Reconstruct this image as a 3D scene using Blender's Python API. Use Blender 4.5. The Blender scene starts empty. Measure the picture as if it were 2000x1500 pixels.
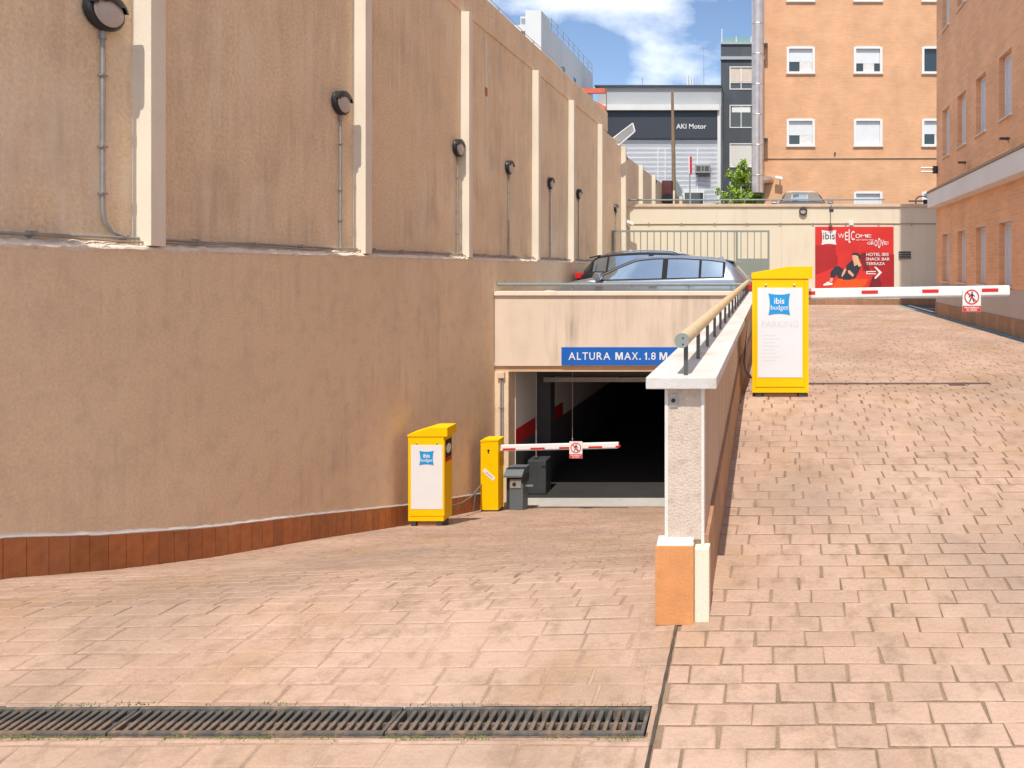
import bpy, bmesh, math, random
import numpy as np
from mathutils import Vector, Matrix, Euler

random.seed(7); rng = random.Random(11)
S = bpy.context.scene
C = S.collection
R = math.radians

# ------------------------------------------------------------------ camera, sky, sun, exposure
# the eye is the origin: x right, y along the passage, z up; shift lens, looking straight down the passage
cam_d = bpy.data.cameras.new('camera'); cam = bpy.data.objects.new('camera', cam_d); C.objects.link(cam)
cam.location = (0, 0, 0); cam.rotation_euler = (R(90), 0, 0)
F = 1300.0
cam_d.sensor_width = 36; cam_d.lens = F / 2000 * 36
cam_d.shift_x = (1000 - 1510) / 2000; cam_d.shift_y = -(750 - 525) / 2000
cam_d.clip_start = 0.05; cam_d.clip_end = 5000
S.camera = cam

SUN_TO = Vector((-0.006, 1.0, -1.82)).normalized()      # the way the light travels
SUN_EL = math.asin(-SUN_TO.z)
W = bpy.data.worlds.new('World'); S.world = W; W.use_nodes = True
nt = W.node_tree; nt.nodes.clear()
out = nt.nodes.new('ShaderNodeOutputWorld'); bg = nt.nodes.new('ShaderNodeBackground')
sky = nt.nodes.new('ShaderNodeTexSky'); sky.sky_type = 'NISHITA'; sky.sun_disc = False
sky.sun_elevation = SUN_EL; sky.sun_rotation = math.atan2(-SUN_TO.x, -SUN_TO.y)
sky.air_density = 1.0; sky.dust_density = 0.6; sky.ozone_density = 1.6; sky.altitude = 600
tc = nt.nodes.new('ShaderNodeTexCoord'); mp = nt.nodes.new('ShaderNodeMapping')
mp.inputs['Scale'].default_value = (2.6, 2.6, 5.2); mp.inputs['Location'].default_value = (3.1, 0.4, 1.05)
nz = nt.nodes.new('ShaderNodeTexNoise'); nz.inputs['Scale'].default_value = 1.25; nz.inputs['Detail'].default_value = 9; nz.inputs['Roughness'].default_value = 0.55
rp = nt.nodes.new('ShaderNodeValToRGB')
rp.color_ramp.elements[0].position = 0.45; rp.color_ramp.elements[1].position = 0.66
mx = nt.nodes.new('ShaderNodeMix'); mx.data_type = 'RGBA'
mx.inputs[7].default_value = (8.6, 8.7, 9.0, 1)
nt.links.new(tc.outputs['Generated'], mp.inputs['Vector']); nt.links.new(mp.outputs[0], nz.inputs['Vector'])
nt.links.new(nz.outputs['Fac'], rp.inputs[0]); nt.links.new(rp.outputs[0], mx.inputs[0])
nt.links.new(sky.outputs[0], mx.inputs[6]); nt.links.new(mx.outputs[2], bg.inputs[0])
bg.inputs[1].default_value = 0.15; nt.links.new(bg.outputs[0], out.inputs[0])

sun_d = bpy.data.lights.new('sun', 'SUN'); sun_d.energy = 3.7; sun_d.angle = R(0.5); sun_d.color = (1.0, 0.935, 0.83)
sun = bpy.data.objects.new('sun', sun_d); C.objects.link(sun); sun.location = (0, -20, 30)
sun.rotation_euler = SUN_TO.to_track_quat('-Z', 'Y').to_euler()
S.view_settings.view_transform = 'Standard'; S.view_settings.look = 'None'
S.view_settings.exposure = 0.34; S.view_settings.gamma = 1.0

# ------------------------------------------------------------------ materials
def mat(name, c, rough=0.7, var=0.0, vscale=3.0, bump=0.0, bscale=60.0, streak=None, metal=0.0, spec=0.5,
        fine=0.0, fscale=120.0, attr=None, dirt=None, coat=0.0, emit=None, world=False):
    """c base colour; var large blotches (fraction); fine grain; streak=(colour, amount, scale) runs down walls; dirt=(colour, amount, scale)"""
    m = bpy.data.materials.new(name); m.use_nodes = True
    t = m.node_tree; N = t.nodes; L = t.links; N.clear()
    o = N.new('ShaderNodeOutputMaterial'); p = N.new('ShaderNodeBsdfPrincipled'); L.new(p.outputs[0], o.inputs[0])
    p.inputs['Roughness'].default_value = rough; p.inputs['Metallic'].default_value = metal
    p.inputs['Specular IOR Level'].default_value = spec; p.inputs['Coat Weight'].default_value = coat
    tcn = N.new('ShaderNodeTexCoord')
    if world:      # many small pieces of one surface: the pattern runs on across them
        class _T: pass
        gpos = N.new('ShaderNodeNewGeometry'); tcn = _T(); tcn.outputs = {'Object': gpos.outputs['Position']}
    def noise(sc, det=4, vec=None, rgh=0.55):
        n = N.new('ShaderNodeTexNoise'); n.inputs['Scale'].default_value = sc; n.inputs['Detail'].default_value = det
        n.inputs['Roughness'].default_value = rgh
        L.new(vec if vec is not None else tcn.outputs['Object'], n.inputs['Vector']); return n.outputs['Fac']
    def mixc(a, b, fac, mode='MIX'):
        n = N.new('ShaderNodeMix'); n.data_type = 'RGBA'; n.blend_type = mode
        for k, v in ((6, a), (7, b)):
            if hasattr(v, 'links'): L.new(v, n.inputs[k])
            else: n.inputs[k].default_value = (*v, 1)
        if hasattr(fac, 'links'): L.new(fac, n.inputs[0])
        else: n.inputs[0].default_value = fac
        return n.outputs[2]
    def maprange(v, a, b, c0, d):
        n = N.new('ShaderNodeMapRange'); L.new(v, n.inputs[0])
        n.inputs[1].default_value = a; n.inputs[2].default_value = b; n.inputs[3].default_value = c0; n.inputs[4].default_value = d
        return n.outputs[0]
    col = None
    lo = tuple(x * (1 - var) for x in c); hi = tuple(min(1, x * (1 + var)) for x in c)
    if var: col = mixc(lo, hi, maprange(noise(vscale, 5), 0.3, 0.7, 0, 1))
    else:
        n = N.new('ShaderNodeRGB'); n.outputs[0].default_value = (*c, 1); col = n.outputs[0]
    if attr:
        a = N.new('ShaderNodeAttribute'); a.attribute_name = attr[0]
        k = N.new('ShaderNodeValToRGB'); k.color_ramp.elements[0].color = (*attr[1], 1); k.color_ramp.elements[1].color = (*attr[2], 1)
        mid = k.color_ramp.elements.new(0.5); mid.color = (*attr[3], 1)
        L.new(a.outputs['Fac'], k.inputs[0]); col = mixc(col, k.outputs[0], attr[4], 'MULTIPLY')
    if fine:
        f = maprange(noise(fscale, 3), 0.25, 0.75, 1 - fine, 1 + fine)
        n = N.new('ShaderNodeVectorMath'); n.operation = 'SCALE'; L.new(col, n.inputs[0]); L.new(f, n.inputs['Scale']); col = n.outputs[0]
    for st in ([streak] if streak and not isinstance(streak, list) else (streak or [])):
        mpn = N.new('ShaderNodeMapping'); mpn.inputs['Scale'].default_value = (1, 1, 0.09); L.new(tcn.outputs['Object'], mpn.inputs[0])
        f = noise(st[2], 6, mpn.outputs[0], 0.62)
        m2 = maprange(noise(st[2] * .11 + .35, 3), 0.42, 0.66, 0, 1)
        mm = N.new('ShaderNodeMath'); mm.operation = 'MULTIPLY'; L.new(maprange(f, 0.46, 0.7, 0, st[1]), mm.inputs[0]); L.new(m2, mm.inputs[1])
        col = mixc(col, st[0], mm.outputs[0])
    for di, d in enumerate([dirt] if dirt and not isinstance(dirt, list) else (dirt or [])):
        mpd = N.new('ShaderNodeMapping'); mpd.inputs['Location'].default_value = (di * 7.3, di * 3.1, di * 5.7); L.new(tcn.outputs['Object'], mpd.inputs[0])
        col = mixc(col, d[0], maprange(noise(d[2], 7, mpd.outputs[0], 0.65), 0.5, 0.72, 0, d[1]))
    L.new(col, p.inputs['Base Color'])
    if bump:
        b = N.new('ShaderNodeBump'); b.inputs['Strength'].default_value = bump; b.inputs['Distance'].default_value = 0.01
        L.new(noise(bscale, 4), b.inputs['Height']); L.new(b.outputs[0], p.inputs['Normal'])
    if emit:
        p.inputs['Emission Color'].default_value = (*emit[0], 1); p.inputs['Emission Strength'].default_value = emit[1]
    return m

def brick_mat(name, c1, c2, mortar, axis, rough=0.85):
    m = bpy.data.materials.new(name); m.use_nodes = True
    t = m.node_tree; N = t.nodes; L = t.links; p = N['Principled BSDF']; p.inputs['Roughness'].default_value = rough
    tcn = N.new('ShaderNodeTexCoord'); sp = N.new('ShaderNodeSeparateXYZ'); cb = N.new('ShaderNodeCombineXYZ')
    L.new(tcn.outputs['Object'], sp.inputs[0])
    L.new(sp.outputs['X' if axis == 'x' else 'Y'], cb.inputs[0]); L.new(sp.outputs['Z'], cb.inputs[1])
    b = N.new('ShaderNodeTexBrick'); L.new(cb.outputs[0], b.inputs['Vector'])
    b.inputs['Scale'].default_value = 1; b.inputs['Brick Width'].default_value = 0.25; b.inputs['Row Height'].default_value = 0.066
    b.inputs['Mortar Size'].default_value = 0.0055; b.inputs['Mortar Smooth'].default_value = 0.3
    b.inputs['Color1'].default_value = (*c1, 1); b.inputs['Color2'].default_value = (*c2, 1); b.inputs['Mortar'].default_value = (*mortar, 1)
    n = N.new('ShaderNodeTexNoise'); n.inputs['Scale'].default_value = 1.1; n.inputs['Detail'].default_value = 6
    L.new(tcn.outputs['Object'], n.inputs['Vector'])
    r = N.new('ShaderNodeMapRange'); L.new(n.outputs['Fac'], r.inputs[0]); r.inputs[1].default_value = .3; r.inputs[2].default_value = .7; r.inputs[3].default_value = .88; r.inputs[4].default_value = 1.1
    v = N.new('ShaderNodeVectorMath'); v.operation = 'SCALE'; L.new(b.outputs['Color'], v.inputs[0]); L.new(r.outputs[0], v.inputs['Scale'])
    L.new(v.outputs[0], p.inputs['Base Color'])
    bp = N.new('ShaderNodeBump'); bp.inputs['Strength'].default_value = .5; bp.inputs['Distance'].default_value = .006; bp.invert = True
    L.new(b.outputs['Fac'], bp.inputs['Height']); L.new(bp.outputs[0], p.inputs['Normal'])
    return m

M = {}
M['stucco'] = mat('stucco', (.85, .645, .43), .93, .09, .6, .8, 90, fine=.17, fscale=36,
                  streak=[((.92, .79, .61), .9, 5.5), ((.92, .79, .61), .85, 11), ((.50, .36, .25), .55, 9.0)], dirt=((.62, .47, .34), .5, 1.3))
M['stucco_low'] = mat('stucco_low', (.87, .665, .45), .93, .07, .45, .6, 120, fine=.11, fscale=46,
                  streak=[((.90, .74, .56), .6, 2.5), ((.55, .41, .29), .45, 10.0)], dirt=[((.66, .48, .35), .4, .8), ((.55, .41, .31), .35, 6)])
M['pil'] = mat('pilaster_paint', (.80, .72, .59), .9, .05, 1.5, .3, 120, fine=.05, streak=((.55, .45, .34), .35, 8))
M['mortar'] = mat('mortar', (.80, .70, .58), .95, .16, 9, .8, 70, fine=.15, dirt=((.40, .30, .22), .7, 9))
M['beam'] = mat('beam_render', (.74, .61, .49), .9, .05, .8, .3, 110, fine=.04, streak=((.22, .18, .14), .75, 3.4), dirt=((.5, .4, .32), .3, 2))
M['beam_edge'] = mat('beam_edge', (.62, .42, .26), .9, .1, 2, .2, 90)
M['cream'] = mat('cream_render', (.76, .69, .54), .9, .04, .5, .25, 90, fine=.03, streak=((.5, .43, .33), .35, 3))
M['cap'] = mat('cap_render', (.66, .52, .38), .9, .12, 3, .3, 60)
M['white_stone'] = mat('white_stone', (.62, .60, .575), .8, .07, 6, .35, 160, fine=.10, fscale=260, dirt=((.42, .33, .22), .7, 2.6))
M['par'] = mat('parapet_render', (.56, .42, .31), .93, .08, 1.2, .5, 120, fine=.08, streak=((.26, .19, .14), .75, 6))
M['endface'] = mat('end_render', (.60, .50, .41), .95, .07, 6, .5, 110, fine=.12, fscale=150, dirt=((.34, .27, .2), .55, 22))
M['white_paint'] = mat('white_paint', (.70, .67, .62), .7, .05, 8, .2, 80)
M['tile'] = mat('clay_tile', (.46, .165, .055), .55, .16, 14, .15, 60, fine=.08, attr=('rnd', (.82, .82, .85), (1.18, 1.12, 1.1), (1, 1, 1), 1.0), streak=((.5, .3, .18), .35, 9))
M['tile2'] = mat('clay_tile_brown', (.34, .185, .105), .6, .14, 10, .15, 60, fine=.08, attr=('rnd', (.85, .85, .85), (1.15, 1.12, 1.1), (1, 1, 1), 1.0))
M['tile_orange'] = mat('clay_tile_orange', (.62, .27, .10), .6, .1, 10, .2, 80, fine=.12, fscale=200)
M['paver'] = mat('paver', (.43, .29, .213), .88, .13, 1.1, .6, 45, fine=.10, fscale=110,
                 attr=('rnd', (.94, .925, .92), (1.05, 1.055, 1.06), (1.0, 1.0, 1.0), .9), dirt=[((.35, .215, .105), .85, 1.3), ((.31, .225, .175), .8, .8), ((.53, .37, .28), .9, .7), ((.27, .18, .12), .8, 9.0)], world=True)
M['joint'] = mat('paver_joint', (.25, .175, .115), .95, .4, 3, .5, 90, fine=.2)
M['joint_l'] = mat('ramp_joint', (.37, .25, .18), .95, .35, 1.6, .5, 90, fine=.2)
M['concrete'] = mat('concrete', (.46, .44, .41), .92, .1, 2, .4, 80, fine=.08, dirt=((.25, .23, .2), .5, 4))
M['asphalt'] = mat('asphalt', (.06, .06, .062), .9, .15, 3, .5, 150, fine=.2)
M['dark_floor'] = mat('garage_floor_shade_paint', (.030, .029, .028), .8, .15, 2)  # dark floor paint; the shadow inside the opening is put into its colour
M['iron'] = mat('cast_iron', (.105, .095, .083), .6, .3, 20, .4, 90, dirt=((.34, .20, .11), .7, 10))
M['trench'] = mat('trench_dirt', (.17, .125, .085), .95, .4, 25, .8, 60, dirt=((.3, .2, .13), .8, 18))
M['yellow'] = mat('yellow_paint', (.93, .55, .0), .5, .03, 3, .03, 30, spec=.22)
M['yellow_dk'] = mat('yellow_seam', (.55, .30, .004), .5)
M['panel'] = mat('white_panel', (.76, .77, .78), .4, .02, 5)
M['faint'] = mat('faded_print', (.66, .67, .68), .5)
M['blue'] = mat('blue_print', (.010, .30, .66), .45)
M['blue_sign'] = mat('blue_sign', (.006, .125, .52), .4, .05, 2)
M['white'] = mat('white_print', (.82, .82, .82), .45)
M['red'] = mat('red_print', (.62, .025, .02), .4)
M['black'] = mat('black_print', (.02, .02, .02), .5)
M['grey_metal'] = mat('grey_metal', (.115, .14, .155), .45, .06, 4)
M['dgrey_metal'] = mat('dark_grey_metal', (.05, .056, .06), .5, .1, 4)
M['galv'] = mat('galvanised', (.42, .42, .41), .45, .15, 20, metal=.7)
M['steel'] = mat('steel_flue', (.62, .52, .46), .33, .12, 3, metal=.85)
M['rail'] = mat('rail_paint', (.60, .47, .28), .55, .1, 20, dirt=((.35, .3, .2), .4, 12))
M['rail_grey'] = mat('rail_grey', (.20, .24, .245), .5, .1, 9)
M['post'] = mat('post_grey', (.085, .09, .085), .5, .1, 12)
M['fence'] = mat('fence_paint', (.25, .285, .255), .55, .05, 4)
M['lamp_black'] = mat('lamp_black', (.018, .02, .023), .35, .1, 20)
M['lamp_glass'] = mat('lamp_glass', (.50, .45, .43), .25, .1, 10)
M['conduit'] = mat('conduit', (.33, .33, .32), .5, .15, 14, metal=.25)
M['conduit_br'] = mat('conduit_painted', (.36, .26, .17), .7, .1, 10)
M['brick_far'] = brick_mat('brick_far', (.76, .41, .215), (.70, .37, .19), (.72, .48, .32), 'x')
M['brick_near'] = brick_mat('brick_near', (.86, .44, .22), (.76, .37, .18), (.74, .52, .37), 'y')
M['win_frame'] = mat('window_frame', (.80, .79, .77), .5, .02, 4)
M['sill'] = mat('sill_stone', (.66, .56, .46), .8, .08, 5)
M['blind'] = mat('blind', (.72, .74, .75), .6, .03, 6)
M['curtain'] = mat('curtain', (.72, .70, .66), .8, .1, 10)
M['glass'] = mat('window_glass', (.035, .05, .055), .06, .1, 1, spec=.8)
M['shutter'] = mat('shutter', (.63, .64, .67), .5, .04, 4)
M['band'] = mat('band_white', (.76, .73, .69), .7, .05, 1.5, .1, 40)
M['plinth'] = mat('plinth', (.50, .42, .36), .9, .08, 1.5, .3, 80)
M['slate'] = mat('slate_render', (.072, .085, .10), .8, .12, 1.2, streak=((.13, .14, .15), .5, 2))
M['navy'] = mat('fascia_navy', (.038, .045, .062), .5, .06, .6)
M['lgrey'] = mat('light_grey_clad', (.40, .41, .42), .6, .05, .4)
M['louver'] = mat('louver_metal', (.80, .82, .86), .5, .04, .5)
M['tower'] = mat('tower_render', (.74, .74, .72), .85, .06, .3, streak=((.5, .52, .52), .6, 1.2))
M['orange_red'] = mat('red_oxide', (.62, .13, .07), .6, .15, 5)
M['wood'] = mat('pole_wood', (.27, .18, .11), .9, .2, 6, .5, 40)
M['bark'] = mat('bark', (.12, .08, .05), .9, .2, 12, .5, 40)
M['leaf'] = mat('leaf', (.30, .46, .05), .55, .3, 3, attr=('rnd', (.6, .6, .6), (1.5, 1.35, 1.1), (1, 1, 1), 1.0))
M['moss'] = mat('moss', (.17, .22, .05), .9, .5, 20)
M['car_grey'] = mat('car_paint_grey', (.34, .38, .44), .26, .02, 3, metal=.75, coat=.9)
M['car_dark'] = mat('car_paint_dark', (.016, .020, .030), .18, .02, 3, metal=.3, coat=1.0)
M['car_blue'] = mat('car_paint_blue', (.02, .045, .10), .3, .02, 3, coat=.4)
M['car_glass'] = mat('car_glass', (.36, .46, .53), .05, .1, 1.5, spec=1.0, metal=.85)
M['car_trim'] = mat('car_trim', (.010, .010, .011), .6, spec=.15)
M['chrome'] = mat('chrome', (.7, .7, .7), .15, metal=1)
M['tyre'] = mat('tyre', (.02, .02, .02), .9)
M['tail'] = mat('tail_lamp', (.60, .01, .01), .15, coat=1)
M['blue_line'] = mat('blue_line', (.10, .33, .45), .8, .2, 6)
M['poster'] = mat('poster_red', (.66, .035, .03), .4, .12, 1.3)
M['poster_dk'] = mat('poster_dark_red', (.42, .02, .025), .4, .1, 2)
M['poster_sh'] = mat('poster_shade', (.20, .02, .025), .4, .2, 3)
M['poster_or'] = mat('poster_orange', (.78, .10, .015), .4)
M['skin'] = mat('print_skin', (.70, .42, .28), .5)
M['hair'] = mat('print_hair', (.72, .50, .26), .5)
M['cloth'] = mat('print_cloth', (.030, .034, .05), .5, .3, 12)
M['garage_white'] = mat('garage_white', (.72, .70, .66), .9, .05, 1)
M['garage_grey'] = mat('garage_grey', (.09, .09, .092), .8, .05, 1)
M['garage_red'] = mat('garage_red', (.52, .02, .022), .6, .05, 2)
M['cable'] = mat('cable', (.16, .15, .14), .6, .1, 9)
M['deck'] = mat('deck', (.40, .33, .28), .9, .1, 1)
M['glass_green'] = mat('glass_green', (.22, .40, .40), .15, .05, 1)

# ------------------------------------------------------------------ mesh helpers
class MB:
    def __init__(s): s.v = []; s.f = []; s.a = []; s.cur = 0.5
    def add(s, vs, fs):
        b = len(s.v); s.v += [tuple(p) for p in vs]
        for f in fs: s.f.append(tuple(b + i for i in f)); s.a.append(s.cur)
        return s
    def box(s, x0, x1, y0, y1, z0, z1, mtx=None):
        vs = [Vector(p) for p in ((x0, y0, z0), (x1, y0, z0), (x1, y1, z0), (x0, y1, z0), (x0, y0, z1), (x1, y0, z1), (x1, y1, z1), (x0, y1, z1))]
        if mtx is not None: vs = [mtx @ p for p in vs]
        return s.add(vs, [(0, 3, 2, 1), (4, 5, 6, 7), (0, 1, 5, 4), (1, 2, 6, 5), (2, 3, 7, 6), (3, 0, 4, 7)])
    def quad(s, a, b, c, d): return s.add((a, b, c, d), [(0, 1, 2, 3)])
    def tube(s, pts, r, n=8, caps=True):
        pts = [Vector(p) for p in pts]; vs = []; up = None
        rr = r if isinstance(r, (list, tuple)) else [r] * len(pts)
        for i, p in enumerate(pts):
            d = (pts[min(i + 1, len(pts) - 1)] - pts[max(i - 1, 0)]).normalized()
            if up is None:
                up = Vector((0, 0, 1)) if abs(d.z) < .9 else Vector((1, 0, 0))
            a = d.cross(up).normalized(); up = a.cross(d).normalized()
            for k in range(n):
                t = 2 * math.pi * k / n; vs.append(p + (a * math.cos(t) + up * math.sin(t)) * rr[i])
        fs = [(i * n + k, i * n + (k + 1) % n, (i + 1) * n + (k + 1) % n, (i + 1) * n + k) for i in range(len(pts) - 1) for k in range(n)]
        if caps: fs += [tuple(range(n)), tuple((len(pts) - 1) * n + k for k in reversed(range(n)))]
        return s.add(vs, fs)
    def prism(s, poly, y0, y1, plane='xz'):
        """poly of 2D points; extruded along the third axis from y0 to y1"""
        n = len(poly)
        f = {'xz': lambda p, d: (p[0], d, p[1]), 'yz': lambda p, d: (d, p[0], p[1]), 'xy': lambda p, d: (p[0], p[1], d)}[plane]
        vs = [f(p, y0) for p in poly] + [f(p, y1) for p in poly]
        return s.add(vs, [tuple(range(n)), tuple(reversed(range(n, 2 * n)))] + [(i, i + n, (i + 1) % n + n, (i + 1) % n) for i in range(n)])
    def lathe(s, prof, c, axis, n=20):
        """prof: (radius, distance along axis)"""
        ax = Vector(axis).normalized(); a = ax.orthogonal().normalized(); b = ax.cross(a); c = Vector(c)
        vs = [c + ax * d + (a * math.cos(2 * math.pi * k / n) + b * math.sin(2 * math.pi * k / n)) * r for r, d in prof for k in range(n)]
        fs = [(i * n + k, i * n + (k + 1) % n, (i + 1) * n + (k + 1) % n, (i + 1) * n + k) for i in range(len(prof) - 1) for k in range(n)]
        fs += [tuple(range(n)), tuple((len(prof) - 1) * n + k for k in reversed(range(n)))]
        return s.add(vs, fs)
    def build(s, name, m, parent=None, bevel=0, smooth=False, world=True, mesh_only=False):
        """world: the verts are scene coordinates; they are moved into the parent's own frame"""
        me = bpy.data.meshes.new(name)
        vs = s.v
        if parent is not None and world:
            o = top_loc(parent); vs = [(p[0] - o[0], p[1] - o[1], p[2] - o[2]) for p in vs]
        me.from_pydata(vs, [], s.f)
        bm = bmesh.new(); bm.from_mesh(me)
        lay = bm.faces.layers.float.new('rnd')
        for f, a in zip(bm.faces, s.a): f[lay] = a
        if bevel:
            bmesh.ops.remove_doubles(bm, verts=bm.verts, dist=1e-6)
            bmesh.ops.bevel(bm, geom=[e for e in bm.edges if e.is_manifold and e.calc_face_angle(0) > .5], offset=bevel, segments=2, affect='EDGES', profile=.6)
        bmesh.ops.recalc_face_normals(bm, faces=bm.faces)
        bm.to_mesh(me); bm.free()
        me.materials.append(m)
        if smooth:
            for p in me.polygons: p.use_smooth = True
            me.set_sharp_from_angle(angle=R(38))
        if mesh_only: return me
        o = bpy.data.objects.new(name, me); C.objects.link(o)
        if parent is not None: o.parent = parent
        return o
def top_loc(o):
    l = Vector((0, 0, 0))
    while o is not None: l = l + o.location; o = o.parent
    return l
def tag(o, label, cat, group=None):
    o['label'] = label; o['category'] = cat
    if group: o['group'] = group
    return o
def struct(o): o['kind'] = 'structure'; return o
def stuff(o): o['kind'] = 'stuff'; return o
def thing(name, label, cat, loc=(0, 0, 0), group=None, rz=0):
    o = bpy.data.objects.new(name, None); C.objects.link(o); o.location = loc; o.rotation_euler = (0, 0, rz); o.empty_display_size = .1
    return tag(o, label, cat, group)
def copy_tree(o, parent=None):
    c = o.copy(); C.objects.link(c); c.parent = parent
    for ch in [x for x in o.children]: copy_tree(ch, c)
    return c
def B(*a): return MB().box(*a)
def text(name, body, size, m, parent, x, y, z, bold=0.0, sx=1.0, sy=1.0, align='LEFT', rot=(90, 0, 0), ext=.0015):
    cu = bpy.data.curves.new(name, 'FONT'); cu.body = body; cu.size = size; cu.extrude = ext; cu.offset = bold * size; cu.align_x = align
    cu.resolution_u = 3
    to = bpy.data.objects.new(name, cu)
    me = bpy.data.meshes.new_from_object(to); bpy.data.objects.remove(to); bpy.data.curves.remove(cu)
    me.transform(Matrix.Diagonal((sx, sy, 1, 1)))
    me.transform(Euler([R(a) for a in rot]).to_matrix().to_4x4())
    me.materials.clear(); me.materials.append(m)
    o = bpy.data.objects.new(name, me); C.objects.link(o); o.parent = parent
    o.location = Vector((x, y, z)) - (top_loc(parent) if parent else Vector((0, 0, 0)))
    return o
def at(px, py, Y):      # a point of the picture at a known distance Y
    return Vector(((px - 1510) * Y / F, Y, (525 - py) * Y / F))
def X_(px, Y): return (px - 1510) * Y / F
def Z_(py, Y): return (525 - py) * Y / F

# ------------------------------------------------------------------ ground heights
def smooth_table(pts, width):
    ys = np.arange(-6, 40, .02); zs = np.interp(ys, [p[0] for p in pts], [p[1] for p in pts])
    k = np.hanning(max(3, int(width / .02))); k /= k.sum()
    zp = np.pad(zs, len(k), mode='edge')
    return ys, np.convolve(zp, k, 'same')[len(k):-len(k)]
TR = smooth_table([(-6, -2.35), (2.0, -1.747), (6.0, -1.148), (6.3, -1.15), (40, -1.15)], .5)
TL = smooth_table([(-6, -2.35), (2.0, -1.747), (2.55, -1.665), (3.25, -1.67), (3.96, -1.843), (4.565, -2.07), (5.387, -2.341), (6.57, -2.68), (8.36, -3.215), (10.97, -3.92), (40, -3.92)], .35)
TM = smooth_table([(-6, -2.35), (2.0, -1.747), (3.15, -1.575), (3.6, -1.60), (4.2, -1.79), (5.387, -2.2), (8.36, -3.15), (10.97, -3.92), (40, -3.92)], .4)
def zr(x, y): return float(np.interp(y, *TR))
def zl(x, y):
    t = min(1, max(0, (-.45 - x) / 4.15)); t = t ** .75
    return float(np.interp(y, *TM)) * (1 - t) + float(np.interp(y, *TL)) * t

YB = 10.97          # face of the garage beam
XL = -4.60          # lower left wall
XU = -4.72          # upper left wall
GR0, GR1 = 2.405, 2.545   # drain trench

def sheet(name, xs, ys, zf, dz, m, hole=None):
    mb = MB(); nx = len(xs)
    vs = [(x, y, zf(x, y) + dz) for y in ys for x in xs]
    fs = [(j * nx + i, j * nx + i + 1, (j + 1) * nx + i + 1, (j + 1) * nx + i) for j in range(len(ys) - 1) for i in range(nx - 1)
          if not (hole and hole(.5 * (xs[i] + xs[i + 1]), .5 * (ys[j] + ys[j + 1])))]
    mb.add(vs, fs); return mb.build(name, m, smooth=True)
PH = .011    # paver relief over the joint bed
drive = struct(sheet('driveway', list(np.linspace(-.43, 6.0, 20)), list(np.linspace(-3, 21.3, 120)), zr, -.0085, M['joint']))
ys_l = sorted(set([round(v, 4) for v in np.linspace(-3, 10.97, 110)] + [GR0, GR1]))
xs_l = [-4.62, -4.2, -3.8, -3.4, -3.0, -2.6, -2.2, -1.8, -1.4, -1.0, -.7, -.462, -.43]
ramp = struct(sheet('ramp', xs_l, ys_l, zl, -.0042, M['joint_l'], hole=lambda x, y: GR0 < y < GR1 and -3.4 < x < -.462))

# pavers: 24 shapes shared by the ones that can be told apart, the rest joined
def paver_geo(L, D, h, r):
    j = lambda a: r.uniform(-a, a)
    l, d = L / 2, D / 2; c = .006
    base = [(-l, -d), (l, -d), (l, d), (-l, d)]
    cor = [(x + j(.005), y + j(.003)) for x, y in base]
    tilt = [j(.0012) for _ in range(4)]
    vs = [(x, y, -.004) for x, y in cor] + [(x, y, h - .0035 + t) for (x, y), t in zip(cor, tilt)]
    vs += [(x * (1 - c / abs(x)) if x else 0, y * (1 - c / abs(y)), h + t) for (x, y), t in zip(cor, tilt)]
    fs = [(i, (i + 1) % 4, (i + 1) % 4 + 4, i + 4) for i in range(4)] + [(i + 4, (i + 1) % 4 + 4, (i + 1) % 4 + 8, i + 8) for i in range(4)] + [(8, 9, 10, 11)]
    return vs, fs
PL, PD = .213, .0985
rp_ = random.Random(5)
pav_mesh = []
for i in range(24):
    mb = MB(); mb.cur = i / 23; mb.add(*paver_geo(PL - .010, PD - .0045, PH, rp_)); pav_mesh.append(mb.build('paver', M['paver'], mesh_only=True))
def pave(base, zf, x0, x1, rows, visible, maxn=300):
    items = []; half = 0
    for (ya, yb) in rows:
        half ^= 1; off = (half * .5 + rp_.uniform(-.13, .13)) * PL
        x = x0 - off
        while x < x1:
            L = PL * rp_.choice((1, 1, 1, 1.12, .9, 1.05, .95)); a, b = max(x, x0), min(x + L, x1); x += L + rp_.choice((0, 0, 0, .003, .006))
            if b - a < .03: continue
            w_ = .006 * math.sin(a * 2.3 + ya * 5) + rp_.uniform(-.0012, .0012); items.append((a, b, ya + w_, yb + w_))
    vis = [it for it in items if visible(it)]
    vis.sort(key=lambda it: it[2]); chosen = set(vis[:maxn])
    mb = MB()
    for it in items:
        a, b, ya, yb = it; cx, cy = .5 * (a + b), .5 * (ya + yb)
        if it in chosen:
            e = .05; gy = (zf(cx, cy + e) - zf(cx, cy - e)) / (2 * e); gx = (zf(cx + e, cy) - zf(cx - e, cy)) / (2 * e)
            o = bpy.data.objects.new('paver', rp_.choice(pav_mesh)); C.objects.link(o); o.parent = base
            o.location = (cx, cy, zf(cx, cy) - PH)
            o.rotation_euler = (math.atan(gy), -math.atan(gx), rp_.uniform(-.006, .006))
            o.scale = ((b - a - .009) / (PL - .010), (yb - ya - .0035) / (PD - .0045) / math.cos(math.atan(gy)), 1)
        else:
            if cy > 12: vs, fs = paver_geo(b - a - .010, yb - ya - .0045, PH, rp_); vs = vs[4:]; fs = [tuple(i - 4 for i in f) for f in fs[4:]]
            else: vs, fs = paver_geo(b - a - .010, yb - ya - .0045, PH, rp_)
            mb.cur = rp_.random()
            mb.add([(vx + cx, vy + cy, vz - PH + zf(vx + cx, vy + cy)) for vx, vy, vz in vs], fs)
    o = mb.build('paver_field', M['paver'], base); stuff(o)
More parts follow.
